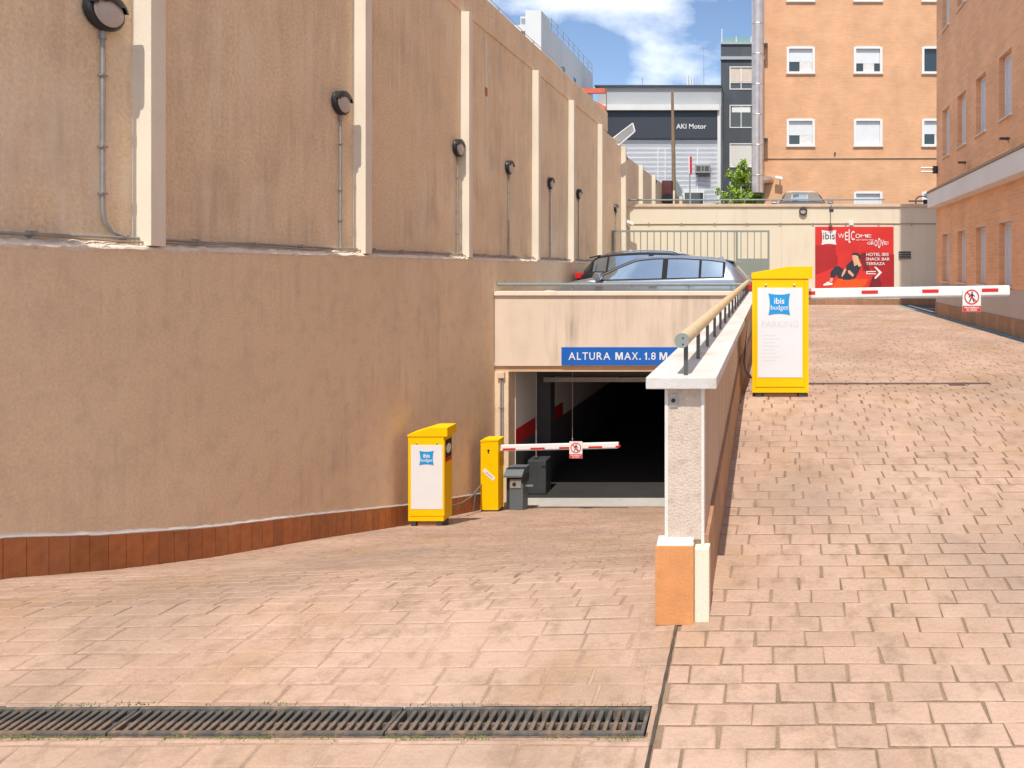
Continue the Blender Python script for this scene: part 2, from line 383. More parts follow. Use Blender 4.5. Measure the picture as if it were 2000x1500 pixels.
def rows_between(y0, y1, slope):
    r = []; y = y0
    while y < y1 - .02:
        d = PD * slope(y) * rp_.uniform(.97, 1.03); r.append((y, min(y + d, y1))); y += d
    return r
pave(drive, zr, -.4275, 3.96, rows_between(-.5, 21.25, lambda y: 1.0),
     lambda it: it[3] > 2.17 and (it[1] * F / it[2] + 1510) > 1180 and (it[0] * F / it[3] + 1510) < 2000 and (it[1] > -.25 or it[3] < 3.0))
pave(ramp, zl, -4.57, -.433, rows_between(.3, GR0 - .012, lambda y: 1.0), lambda it: it[3] > 2.17 and (it[1] * F / it[2] + 1510) > 0, 30)
pave(ramp, zl, -4.57, -.433, rows_between(GR1 + .012, 10.62, lambda y: .955 if y > 3.6 else 1.0), lambda it: (it[1] * F / it[2] + 1510) > 0, 270)

blue = MB()
for i in range(24):
    a, b = 6 + i * .63, 6 + (i + 1) * .63
    blue.quad((3.965, a, zr(0, a) + .003), (4.06, a, zr(0, a) + .003), (4.06, b, zr(0, b) + .003), (3.965, b, zr(0, b) + .003))
blue.build('painted_line', M['blue_line'], drive)
asp = struct(MB().quad((4.06, 16.6, -1.147), (9, 16.6, -1.147), (9, 21.28, -1.147), (4.06, 21.28, -1.147)).build('side_lane', M['asphalt']))
mk = MB()
for (xa, ya, xb, yb) in ((4.2, 17.6, 4.3, 20.9), (4.3, 19.0, 5.4, 19.08)):
    mk.quad((xa, ya, -1.143), (xb, ya, -1.143), (xb, yb, -1.143), (xa, yb, -1.143))
mk.build('painted_marking', M['white_paint'], asp)
deck = struct(B(-4.62, -.43, YB + .01, 21.3, -1.45, -1.152).build('parking_deck', M['deck']))
# ground to the horizon, with an opening for the place itself
gd = MB()
for a in ((-2500, -9, -2500, 2500), (13, 2500, -2500, 2500), (-9, 13, -2500, -3), (-9, 13, 75, 2500)):
    gd.quad((a[0], a[2], -2.4), (a[1], a[2], -2.4), (a[1], a[3], -2.4), (a[0], a[3], -2.4))
struct(gd.build('ground', M['asphalt']))
terr = struct(MB().box(-9, 13, 21.55, 75, .9, 1.2).build('upper_terrace', M['asphalt']))
# threshold and garage floor
th = struct(MB().box(-4.6, -.46, 10.62, 10.86, -4.2, -3.915).box(-4.6, -.46, 10.98, 11.38, -4.2, -3.917).box(-4.6, -.46, 10.86, 10.98, -4.2, -4.02).build('garage_threshold', M['concrete']))
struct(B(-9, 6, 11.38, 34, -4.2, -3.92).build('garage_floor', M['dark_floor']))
gt = thing('drain_grate', 'narrow dark drain grate across the garage threshold', 'drain', (-2.5, 10.92, -3.92))
gf = MB().box(-4.3, -.5, 10.862, 10.875, -3.95, -3.917).box(-4.3, -.5, 10.965, 10.978, -3.95, -3.917).build('frame', M['iron'], gt)
bar0 = B(-.012, .012, -.045, .045, -.03, 0).build('slat', M['iron'], mesh_only=True)
for i in range(76):
    o = bpy.data.objects.new('slat', bar0); C.objects.link(o); o.parent = gt; o.location = (-4.28 + i * .05 + 2.5, 0, .003)

# near drain: trench and three grates
zt = zl(-1, .5 * (GR0 + GR1))
tr = struct(MB().box(-3.4, -.462, GR0 - .004, GR0, zt - .2, zt - .012).box(-3.4, -.462, GR1, GR1 + .004, zt - .2, zt - .012).box(-3.4, -.462, GR0, GR1, zt - .21, zt - .075)
     .box(-.462, -.455, GR0, GR1, zt - .2, zt - .012).build('drain_trench', M['trench']))
glab = ['black slatted drain grate ending at the long pavement crack', 'black slatted drain grate between two other grates of the channel', 'black slatted drain grate furthest along the channel from the crack']
def slat_mesh(r):
    mb = MB(); w = .0075
    mb.box(-w, w, -.052 + GR0 * 0, .052, -.03, -.002); 
    return mb
slat_v = []
for i in range(5):
    sm = MB(); w = .0085 + rng.uniform(-.0008, .0008); sk = rng.uniform(-.003, .003)
    sm.prism([(-w, -.03), (w, -.03), (w, -.003), (w - .002, 0), (-w + .002, 0), (-w, -.003)], -.053, .053, 'xz'); slat_v.append(sm.build('slat', M['iron'], mesh_only=True))
for gi, (xa, xb) in enumerate(((-1.405, -.468), (-2.41, -1.411), (-3.39, -2.416))):
    zc = zt - .001
    g = thing('drain_grate', glab[gi], 'drain', (xa, .5 * (GR0 + GR1), zc))
    MB().box(xa, xb, GR0 + .002, GR0 + .016, zc - .035, zc).box(xa, xb, GR1 - .016, GR1 - .002, zc - .035, zc + .006).box(xa, xa + .014, GR0 + .016, GR1 - .016, zc - .035, zc).box(xb - .014, xb, GR0 + .016, GR1 - .016, zc - .035, zc).build('frame', M['iron'], g, bevel=.0015)
    MB().box(xa + .014, xb - .014, .5 * (GR0 + GR1) - .006, .5 * (GR0 + GR1) + .006, zc - .034, zc - .012).build('cross_bar', M['iron'], g)
    n = int((xb - xa - .04) / .0335)
    for i in range(n):
        o = bpy.data.objects.new('slat', rng.choice(slat_v)); C.objects.link(o); o.parent = g
        o.location = (.03 + (i + .5) * (xb - xa - .06) / n, 0, rng.uniform(-.0015, .001)); o.rotation_euler = (R(2.2), 0, rng.uniform(-.02, .02))
ms = MB()
for i in range(2600):
    x = rng.uniform(-2.9, -.48); e = rng.random()
    if math.sin(x * 9) + math.sin(x * 23 + 1) + rng.uniform(-1, 1) < .35: continue
    y = GR0 - .006 + rng.gauss(0, .006) if e < .8 else GR1 + .006 + rng.gauss(0, .005)
    z = zl(x, y) - .006; a = rng.uniform(0, 6.28); l = rng.uniform(.004, .016)
    ms.add([(x - .0025 * math.cos(a), y - .0025 * math.sin(a), z), (x + .0025 * math.cos(a), y + .0025 * math.sin(a), z), (x + rng.gauss(0, .006), y + rng.gauss(0, .006), z + l)], [(0, 1, 2)])
db_ = MB(); rd_ = random.Random(14)
for i in range(420):
    x = rd_.uniform(-2.95, -.48); y = rd_.uniform(GR0 + .01, GR1 - .01); a = rd_.uniform(0, 3.14); l = rd_.uniform(.006, .02); w_ = l * rd_.uniform(.3, .6); z = zt - .073
    db_.cur = rd_.random(); ca, sa = math.cos(a), math.sin(a); t_ = rd_.uniform(0, .02)
    db_.add([(x - ca * l, y - sa * l, z + .002), (x + sa * w_, y - ca * w_, z + t_), (x + ca * l, y + sa * l, z + t_), (x - sa * w_, y + ca * w_, z + .004)], [(0, 1, 2, 3)])
tag(stuff(db_.build('leaf_litter', mat('litter', (.42, .27, .15), .9, .4, 30, attr=('rnd', (.5, .5, .5), (1.4, 1.3, 1.2), (1, 1, 1), 1.0)))), 'dry brown leaf litter lying under the slats of the drain channel', 'leaf litter')
mo = stuff(ms.build('moss', M['moss'])); tag(mo, 'green moss growing along the edge of the drain channel', 'moss')
# dirt filled crack between the paved fields of ramp and driveway
ck_ = MB(); vs = []; ys = list(np.arange(.3, 3.0, .03)); rc = random.Random(31); off = 0
for y in ys:
    off = max(-.004, min(.004, off + rc.uniform(-.002, .002))); w_ = rc.uniform(.004, .0075)
    vs += [(-.4303 + off - w_, y, zr(0, y) + .0012), (-.4303 + off + w_, y, zr(0, y) + .0012)]
ck_.add(vs, [(2 * i, 2 * i + 1, 2 * i + 3, 2 * i + 2) for i in range(len(ys) - 1)]); ck_.build('crack', mat('crack_dirt', (.075, .055, .04), .95, .4, 20), drive)

# ------------------------------------------------------------------ lower left wall
rw = thing('retaining_wall', 'long brown rendered wall with clay tile skirting beside the ramp', 'wall', (XL, 6, -2.5))
def low_poly():
    mb = MB(); ys = list(np.arange(-1, 10.9, .4)) + [YB, 12.4, 12.401, 15, 18, 21.3]; n = len(ys)
    vs = []
    for y in ys:
        zb = zl(XL, y) - .3 if y < 12.4001 else -1.3
        vs += [(XL, y, zb), (XL, y, .138 + .006 * math.sin(y * 7)), (XL - .12, y, .138), (XL - .30, y, .138), (XL - .30, y, zb)]
    fs = []
    for i in range(n - 1):
        for k in range(5): fs.append((i * 5 + k, i * 5 + (k + 1) % 5, i * 5 + 5 + (k + 1) % 5, i * 5 + 5 + k))
    mb.add(vs, fs); return mb
low_poly().build('body', M['stucco_low'], rw)
# rough mortar ledge
lg = MB(); rl = random.Random(3)
ys = np.arange(-1, 21.3, .045); prev = None; vs = []; n = 6
for y in ys:
    j = lambda a: rl.uniform(-a, a)
    vs += [(XL + .001 + j(.003), y, .122 + j(.006)), (XL + .009 + j(.006), y, .140 + j(.005)), (XL + .002 + j(.006), y, .156 + j(.006)), (XL - .05, y, .178 + j(.012)), (XL - .118, y, .198 + j(.012)), (XL - .118, y, .12)]
for i in range(len(ys) - 1):
    for k in range(n): lg_f = (i * n + k, i * n + (k + 1) % n, (i + 1) * n + (k + 1) % n, (i + 1) * n + k); lg.f.append(lg_f); lg.a.append(.5)
lg.v = vs; lg.build('mortar_ledge', M['mortar'], rw, smooth=True)
# tile skirting and its white trim
TW = .126; tmesh = {}
y = 2.2
tilev = []
for i in range(6):
    mb = MB(); mb.cur = i / 5; mb.box(-.006, .012, -.0605, .0605, -.30, 0); tilev.append(mb.build('tile', M['tile'], mesh_only=True, bevel=.002))
while y < YB - .1:
    cy = y + TW / 2; sl = (zl(XL, cy + .06) - zl(XL, cy - .06)) / .12
    mb = MB(); mb.cur = rl.random(); h = .242 + rl.uniform(-.003, .003)
    z0, z1 = zl(XL, y + .003) , zl(XL, y + TW - .003)
    mb.add([(XL - .004, y + .002, z0 - .1), (XL - .004, y + TW - .002, z1 - .1), (XL - .004, y + TW - .002, z1 + h), (XL - .004, y + .002, z0 + h)] +
           [(XL + .014, y + .002, z0 - .1), (XL + .014, y + TW - .002, z1 - .1), (XL + .014, y + TW - .002, z1 + h), (XL + .014, y + .002, z0 + h)],
           [(0, 1, 2, 3), (4, 7, 6, 5), (0, 4, 5, 1), (3, 2, 6, 7), (0, 3, 7, 4), (1, 5, 6, 2)])
    mb.build('tile', M['tile'], rw, bevel=.0015)
    y += TW
tm = MB(); ys = np.arange(2.1, YB, .05); vs = []
for y in ys:
    z = zl(XL, y) + .243; a = rl.uniform(-.006, .006); w = .016 + rl.uniform(-.005, .006)
    vs += [(XL - .002, y, z + w + .012), (XL + .004, y, z + w + a), (XL + .015 + a * .4, y, z + .006 + a * .5), (XL + .011, y, z - .004), (XL - .002, y, z - .004)]
tm.v = vs; tm.f = [(i * 5 + k, i * 5 + (k + 1) % 5, i * 5 + 5 + (k + 1) % 5, i * 5 + 5 + k) for i in range(len(ys) - 1) for k in range(5)]; tm.a = [.5] * len(tm.f)
tm.build('mortar_trim', M['white_paint'], rw, smooth=True)
# grout behind tiles
gm = MB(); ys = np.arange(2.1, YB, .3)
for a, b in zip(ys[:-1], ys[1:]):
    gm.quad((XL + .006, a, zl(XL, a) - .02), (XL + .006, b, zl(XL, b) - .02), (XL + .006, b, zl(XL, b) + .24), (XL + .006, a, zl(XL, a) + .24))
gm.build('grout', M['mortar'], rw)

# ------------------------------------------------------------------ upper left wall
uw = thing('boundary_wall', 'tall brown rendered boundary wall with pale pilasters and projecting top band', 'wall', (XU, 8, .2))
PILY = [2.3, 4.90, 7.48, 10.03, 13.0, 15.3, 17.84]
PF = -4.58
WE = 18.9            # the tall part ends here
B(XU - .3, XU, -1, WE, .1, 4.4).build('panel', M['stucco'], uw)
MB().prism([(XU - .31, 3.90), (XU + .018, 3.90), (XU + .018, 4.42), (XU - .01, 4.45), (XU - .31, 4.45)], -1, WE + .02, 'xz').build('frieze', M['stucco'], uw)
B(XU - .29, XU - .002, WE, 20.9, .1, 3.86).build('panel', M['stucco'], uw)
for y in PILY + [20.68]:
    B(XU - .01, PF, y, y + .122, .17, 3.88 if y < 18 else 3.80).build('pilaster', M['pil'], uw, bevel=.004)
B(XU - .29, XU, 20.9, 38, .1, 3.62).build('panel', M['stucco'], uw)
for y in (23.4, 25.9, 28.4, 31.0, 33.5):
    B(XU - .01, PF, y, y + .122, .2, 3.64).build('pilaster', M['pil'], uw, bevel=.004)
# the pale repaired crack in the panel after the third pilaster
ck = MB(); yy = [10.92, 10.95, 10.93, 10.97, 10.95, 10.96, 10.955]; zz = [3.86, 3.6, 3.3, 2.95, 2.7, 2.45, 2.2]; ww = [.035, .05, .04, .055, .03, .022, .008]
for i in range(6):
    ck.quad((XU + .004, yy[i] - ww[i], zz[i]), (XU + .004, yy[i] + ww[i], zz[i]), (XU + .004, yy[i + 1] + ww[i + 1], zz[i + 1]), (XU + .004, yy[i + 1] - ww[i + 1], zz[i + 1]))
ck.build('crack_repair', M['pil'], uw)
MB().box(XU, XU + .006, 10.9, 10.99, 2.84, 2.98).build('bare_patch', M['tile'], uw)
# pipe run along the ledge
pr = thing('conduit_run', 'thin grey conduit clipped along the ledge of the brown wall', 'conduit', (XU, 8, .2))
pts = [(XU + .045 + .006 * math.sin(i * 1.7), -1 + i * .5, .222 + .006 * math.sin(i * 2.3)) for i in range(43)]
MB().tube(pts, .011, 7).build('pipe', M['conduit'], pr, smooth=True)
pts2 = [(XU + .075 + .008 * math.sin(i * 1.1 + 1), 4.2 + i * .5, .202 + .01 * math.sin(i * 1.9 + 2)) for i in range(33)]
MB().tube(pts2, .008, 6).build('pipe', M['conduit_br'], pr, smooth=True)
for i in range(34):
    y = .6 + i * .6; B(XU, XU + .06, y, y + .02, .205, .24).build('clip', M['galv'], pr)

# wall lamps
LAMPL = ['round black bulkhead lamp whose grey conduit bends sideways at its foot', 'round black bulkhead lamp on conduit, two wall panels before the cracked panel',
  'round black bulkhead lamp on conduit against the pilaster just before the cracked panel', 'round black bulkhead lamp on conduit in the cracked wall panel',
  'round black bulkhead lamp on conduit, one wall panel beyond the cracked panel', 'round black bulkhead lamp on conduit, two wall panels beyond the cracked panel', 'round black bulkhead lamp on conduit beside the corner with the cream wall']
def wall_lamp(px, d=.255, conduit=True, z=1.80, Y=None, bend=None, lab=None):
    Y = Y or 4.66 * F / (1510 - px)
    t = thing('wall_lamp', lab if conduit else 'round black bulkhead lamp without conduit at the top of the brown wall', 'lamp', (XU, Y, z),
              'bulkhead lamps on the wall above the ramp' if conduit else 'bulkhead lamps along the wall beyond the terrace')
    r = d / 2
    MB().lathe([(r * .9, 0), (r, .012), (r, .046), (r * .93, .058), (r * .80, .063)], (XU, Y, z), (1, 0, 0), 28).build('housing', M['lamp_black'], t, smooth=True)
    MB().lathe([(r * .80, .060), (r * .74, .074), (r * .5, .084), (r * .1, .088)], (XU, Y, z), (1, 0, 0), 24).build('diffuser', M['lamp_glass'], t, smooth=True)
    # hood over the upper half
    hb = MB(); n = 14; vs = []
    for k in range(n + 1):
        a = math.pi * (k / n) * .86 + math.pi * .07
        for rr, dd in ((r * 1.005, .036), (r * 1.005, .082), (r * .93, .089), (r * .55 if 2 < k < n - 2 else r * .8, .094)):
            vs.append((XU + dd, Y + math.cos(a) * rr, z + math.sin(a) * rr))
    hb.add(vs, [(k * 4 + q, k * 4 + q + 1, (k + 1) * 4 + q + 1, (k + 1) * 4 + q) for k in range(n) for q in range(3)]); hb.build('hood', M['lamp_black'], t, smooth=True)
    if conduit:
        p = [(XU + .022, Y, z - r), (XU + .022, Y, .42)]
        p += [(XU + .024, Y + .01, .33), (XU + .035, Y + .05, .26), (XU + .05, Y + .14, .225)] if bend else [(XU + .022, Y, .24)]
        MB().tube(p, .0125, 8).build('conduit', M['conduit'], t, smooth=True)
        MB().lathe([(.02, 0), (.02, .05)], (XU + .022, Y, z - r - .06), (0, 0, 1), 10).build('gland', M['conduit'], t)
        for zz in (z - .45, z - .95, .52): B(XU, XU + .038, Y - .02, Y + .02, zz, zz + .015).build('clip', M['galv'], t)
    return t
for i, px in enumerate((212, 672, 899, 998, 1078, 1133, 1205)): wall_lamp(px, .262 if i < 3 else .25, bend=(i == 0), lab=LAMPL[i])
for Y, z in ((21.1, 3.45), (23.6, 3.42), (26.4, 3.4)): wall_lamp(0, .25, False, z, Y)

# ------------------------------------------------------------------ garage portal
gp = thing('garage_portal', 'cream rendered beam with capping over the garage opening', 'garage entrance', (-2.5, YB, -3.9))
B(XL + .002, -.46, YB, YB + .22, -1.60, -.44).build('beam', M['beam'], gp)
B(XL + .004, -.455, YB - .035, YB + .24, -.44, -.372).build('capping', M['pil'], gp, bevel=.006)
B(XL + .003, -.46, YB + .035, YB + .24, -1.70, -1.598).build('lintel', M['beam_edge'], gp)
B(XL + .002, -4.37, YB + .02, YB + .30, -4.0, -1.70).build('jamb', M['stucco_low'], gp)
ra = thing('pipe_railing', 'grey pipe railing on the capping above the garage opening', 'railing', (-2.5, YB + .1, -.372))
MB().tube([(XL + .02, YB + .1, -.262), (-.5, YB + .1, -.262)], .028, 12).build('rail', M['rail_grey'], ra, smooth=True)
for x in (-4.3, -3.35, -2.35, -1.4, -.7): MB().tube([(x, YB + .1, -.374), (x, YB + .1, -.28)], .009, 8).build('post', M['rail_grey'], ra)
hs = thing('height_sign', 'blue ALTURA MAX 1.8 M sign on the cream beam', 'sign', (-2.6, YB - .01, -1.45))
x0, x1 = X_(1097, YB), X_(1335, YB); z1, z0 = Z_(678, YB), Z_(713, YB)
B(x0, x1, YB - .014, YB - .002, z0, z1).build('panel', M['blue_sign'], hs)
def fit_text(body, parent, m, xa, xb, za, zb, y, bold=.006):
    o = text('lettering', body, 1.0, m, None, 0, 0, 0, bold); vv = o.data.vertices
    a0 = min(v.co.x for v in vv); a1 = max(v.co.x for v in vv); c0 = min(v.co.z for v in vv); c1 = max(v.co.z for v in vv)
    for v in vv: v.co.x = (v.co.x - a0) / (a1 - a0) * (xb - xa); v.co.z = (v.co.z - c0) / (c1 - c0) * (zb - za)
    o.parent = parent; o.location = Vector((xa, y, za)) - top_loc(parent); return o
for body, pa, pb in (('A', 1111, 1124.5), ('L', 1127.5, 1135.5), ('T', 1138, 1149), ('U', 1151.5, 1162.5), ('R', 1166, 1177), ('A', 1179, 1192.5), ('M', 1202.5, 1217), ('A', 1219.5, 1233), ('X', 1234.5, 1246.5), ('.', 1249, 1252), ('1', 1259.5, 1264), ('.', 1267, 1269.5), ('8', 1272, 1281), ('M', 1288.5, 1303.5)):
    if body in 'M1':
        po = [(0, 0), (.19, 0), (.19, .66), (.41, 0), (.59, 0), (.81, .66), (.81, 0), (1, 0), (1, 1), (.73, 1), (.5, .34), (.27, 1), (0, 1)] if body == 'M' else [(.45, 0), (1, 0), (1, 1), (.6, 1), (0, .78), (0, .58), (.45, .72)]
        xa, xb, za, zb = X_(pa, YB), X_(pb, YB), Z_(702.5, YB), Z_(688, YB)
        MB().prism([(xa + a * (xb - xa), za + b * (zb - za)) for a, b in po], YB - .018, YB - .0142, 'xz').build('lettering', M['white'], hs); continue
    fit_text(body, hs, M['white'], X_(pa, YB), X_(pb, YB), Z_(702.5, YB), Z_(699.5 if body == '.' else 688, YB), YB - .0165)
# inside
gi = struct(B(-4.75, -4.36, YB + .3, 12.2, -4.0, -1.6).build('garage_wall', M['garage_white']))
MB().box(-4.36, -4.355, YB + .301, 12.2, -2.99, -2.72).build('red_stripe', M['garage_red'], gi)
MB().box(-4.36, -4.355, YB + .301, 12.2, -4.0, -2.99).build('grey_dado', M['garage_grey'], gi)
gi2 = struct(B(-4.75, -4.30, 12.45, 34, -4.0, -1.5).build('garage_wall', M['garage_white']))
MB().box(-4.30, -4.295, 12.45, 13.6, -2.99, -2.72).build('red_stripe', M['garage_red'], gi2)
MB().box(-4.30, -4.295, 12.45, 34, -4.0, -2.99).build('grey_dado', M['garage_grey'], gi2)
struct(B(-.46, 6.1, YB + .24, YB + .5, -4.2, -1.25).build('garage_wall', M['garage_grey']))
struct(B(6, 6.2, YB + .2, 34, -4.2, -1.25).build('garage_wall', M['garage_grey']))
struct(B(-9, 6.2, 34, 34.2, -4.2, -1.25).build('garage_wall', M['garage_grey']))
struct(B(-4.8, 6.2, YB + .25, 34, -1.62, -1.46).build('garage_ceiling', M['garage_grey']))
rd = thing('roller_door_frame', 'dark steel roller door frame with raised door inside the garage opening', 'door', (-2.5, 12.3, -3.92))
B(-4.36, -4.08, 12.2, 12.44, -3.92, -1.63).build('guide', M['dgrey_metal'], rd)
B(-.62, -.40, 12.2, 12.44, -3.92, -1.63).build('guide', M['dgrey_metal'], rd)
B(-4.08, -.62, 12.22, 12.55, -1.98, -1.63).build('housing', M['dgrey_metal'], rd)
B(-4.2, -.55, 12.17, 12.20, -2.07, -1.985).build('bottom_bar', M['conduit'], rd)
pc = thing('pull_cord', 'thin pull cord hanging behind the lower barrier arm', 'cord', (X_(1118, 11.6), 11.6, -3.1))
MB().tube([(X_(1118, 11.6), 11.6, -1.63), (X_(1118, 11.6), 11.6, -2.95)], .005, 6).build('cord', M['galv'], pc)
MB().lathe([(.004, 0), (.012, .01), (.012, .04), (.004, .05)], (X_(1118, 11.6), 11.6, -3.0), (0, 0, 1), 8).build('handle', M['galv'], pc)
wp = thing('wall_conduit', 'vertical conduit with junction box on the corner beside the garage opening', 'conduit', (-4.45, YB - .01, -3.0))
MB().tube([(-4.49, YB + .004, -1.78), (-4.49, YB + .004, -3.6)], .014, 8).build('pipe', M['conduit'], wp, smooth=True)
MB().tube([(-4.455, YB + .004, -1.80), (-4.455, YB + .004, -3.2)], .010, 8).build('pipe', M['conduit'], wp, smooth=True)
B(-4.54, -4.42, YB - .03, YB + .018, -1.80, -1.70).build('junction_box', M['cap'], wp, bevel=.006)
for z in (-2.3, -2.9): B(-4.515, -4.44, YB - .012, YB + .018, z, z + .02).build('clip', M['galv'], wp)

# ------------------------------------------------------------------ parapet between ramp and driveway
P0 = 3.05
pw = thing('parapet_wall', 'low rendered parapet wall with white stone coping between ramp and driveway', 'wall', (-.4, P0, -1.6))
XA, XB = -.4927, -.317
slz = lambda y: -.488 + .0145 * (y - 3.0)
mb = MB(); ys = [P0 + .004] + list(np.arange(3.5, YB, .5)) + [YB - .04]; vs = []
for y in ys:
    zb = min(zl(XA, y), zr(0, y)) - .4; zt_ = slz(y) - .052
    vs += [(XA, y, zb), (XB, y, zb), (XB, y, zt_), (XA, y, zt_)]
mb.add(vs, [(i * 4 + k, i * 4 + (k + 1) % 4, i * 4 + 4 + (k + 1) % 4, i * 4 + 4 + k) for i in range(len(ys) - 1) for k in range(4)] + [(3, 2, 1, 0), tuple((len(ys) - 1) * 4 + k for k in range(4))])
mb.build('body', M['par'], pw)
B(XA + .014, XB - .012, P0 - .012, P0 + .004, -1.235, slz(P0) - .052).build('end_panel', M['endface'], pw)
B(XA - .002, XA + .014, P0 - .016, P0 + .03, -1.235, slz(P0) - .054).build('corner_bead', M['white_paint'], pw, bevel=.003)
B(XB - .012, XB + .003, P0 - .016, P0 + .03, -1.26, slz(P0) - .054).build('corner_bead', M['white_paint'], pw, bevel=.003)
hp = B(XA + .02, XA + .058, P0 - .017, P0 - .012, -.632, -.57).build('cable_plate', M['galv'], pw)
MB().lathe([(.010, 0), (.010, .003)], (XA + .038, P0 - .0205, -.6), (0, 1, 0), 12).build('hole', M['black'], hp)
# coping stones
y = 2.985; ci = 0
while y < YB - .1:
    L = min(.60, YB - .06 - y); z0, z1 = slz(y), slz(y + L); e = .0025
    mb = MB(); xa, xb = -.572, -.254
    mb.add([(xa, y + e, z0 - .052), (xb, y + e, z0 - .052), (xb, y + L - e, z1 - .052), (xa, y + L - e, z1 - .052), (xa, y + e, z0), (xb, y + e, z0), (xb, y + L - e, z1), (xa, y + L - e, z1)],
           [(0, 3, 2, 1), (4, 5, 6, 7), (0, 1, 5, 4), (1, 2, 6, 5), (2, 3, 7, 6), (3, 0, 4, 7)])
    mb.build('coping_stone', M['white_stone'], pw, bevel=.004); y += L
# tile base on the driveway side
y = P0 + .02; th_ = .018
while y < YB - .1:
    L = .33 if y > 3.2 else .30; L = min(L, YB - .05 - y); mb = MB(); mb.cur = rl.random()
    za, zb = zr(0, y), zr(0, y + L); h = max(.24, .36 - .02 * (y - 3)); h2 = max(.24, .36 - .02 * (y + L - 3))
    xa, xb = XB - .004, XB + .020; e = .003
    mb.add([(xa, y + e, za - .1), (xb + .004, y + e, za - .1), (xb + .004, y + L - e, zb - .1), (xa, y + L - e, zb - .1), (xa, y + e, za + h), (xb, y + e, za + h), (xb, y + L - e, zb + h2), (xa, y + L - e, zb + h2)],
           [(0, 3, 2, 1), (4, 5, 6, 7), (0, 1, 5, 4), (1, 2, 6, 5), (2, 3, 7, 6), (3, 0, 4, 7)])
    mb.build('tile', M['tile2'], pw, bevel=.0015); y += L
B(-.530, -.357, P0 - .062, P0 - .046, -1.60, -1.245).build('tile', M['tile_orange'], pw, bevel=.002)
B(-.518, -.36, P0 - .046, P0 + .002, -1.62, -1.25).build('footing', M['mortar'], pw)
MB().prism([(P0 - .058, -1.246), (P0 - .012, -1.225), (P0 + .01, -1.225), (P0 + .01, -1.25), (P0 - .058, -1.25)], -.524, -.362, 'yz').build('mortar_cap', M['white_stone'], pw)
B(-.356, XB + .028, P0 - .045, P0 + .018, -1.60, -1.262).build('end_block', M['cream'], pw, bevel=.006)
hr = thing('handrail', 'tan tubular handrail on short dark posts along the parapet coping', 'handrail', (-.4, 3.0, -.48))
rz_ = lambda y: -.325 + .0145 * (y - 3.05)
RX = -.413
MB().tube([(RX, 3.03, rz_(3.03)), (RX, YB - .1, rz_(YB - .1))], .033, 18).build('rail', M['rail'], hr, smooth=True)
cp = MB().lathe([(.034, 0), (.034, .012), (.033, .03)], (RX, 3.012, rz_(3.02)), (0, 1, 0), 22).build('end_cap', M['fence'], hr)
for dz in (-.016, .012): MB().lathe([(.004, 0), (.004, .002)], (RX + .005, 3.0105, rz_(3.02) + dz), (0, 1, 0), 8).build('screw', M['black'], cp)
y = 3.045
while y < YB - .2:
    B(RX + .004, RX + .022, y, y + .02, slz(y) + .001, rz_(y) - .018).build('post', M['post'], hr); y += .50

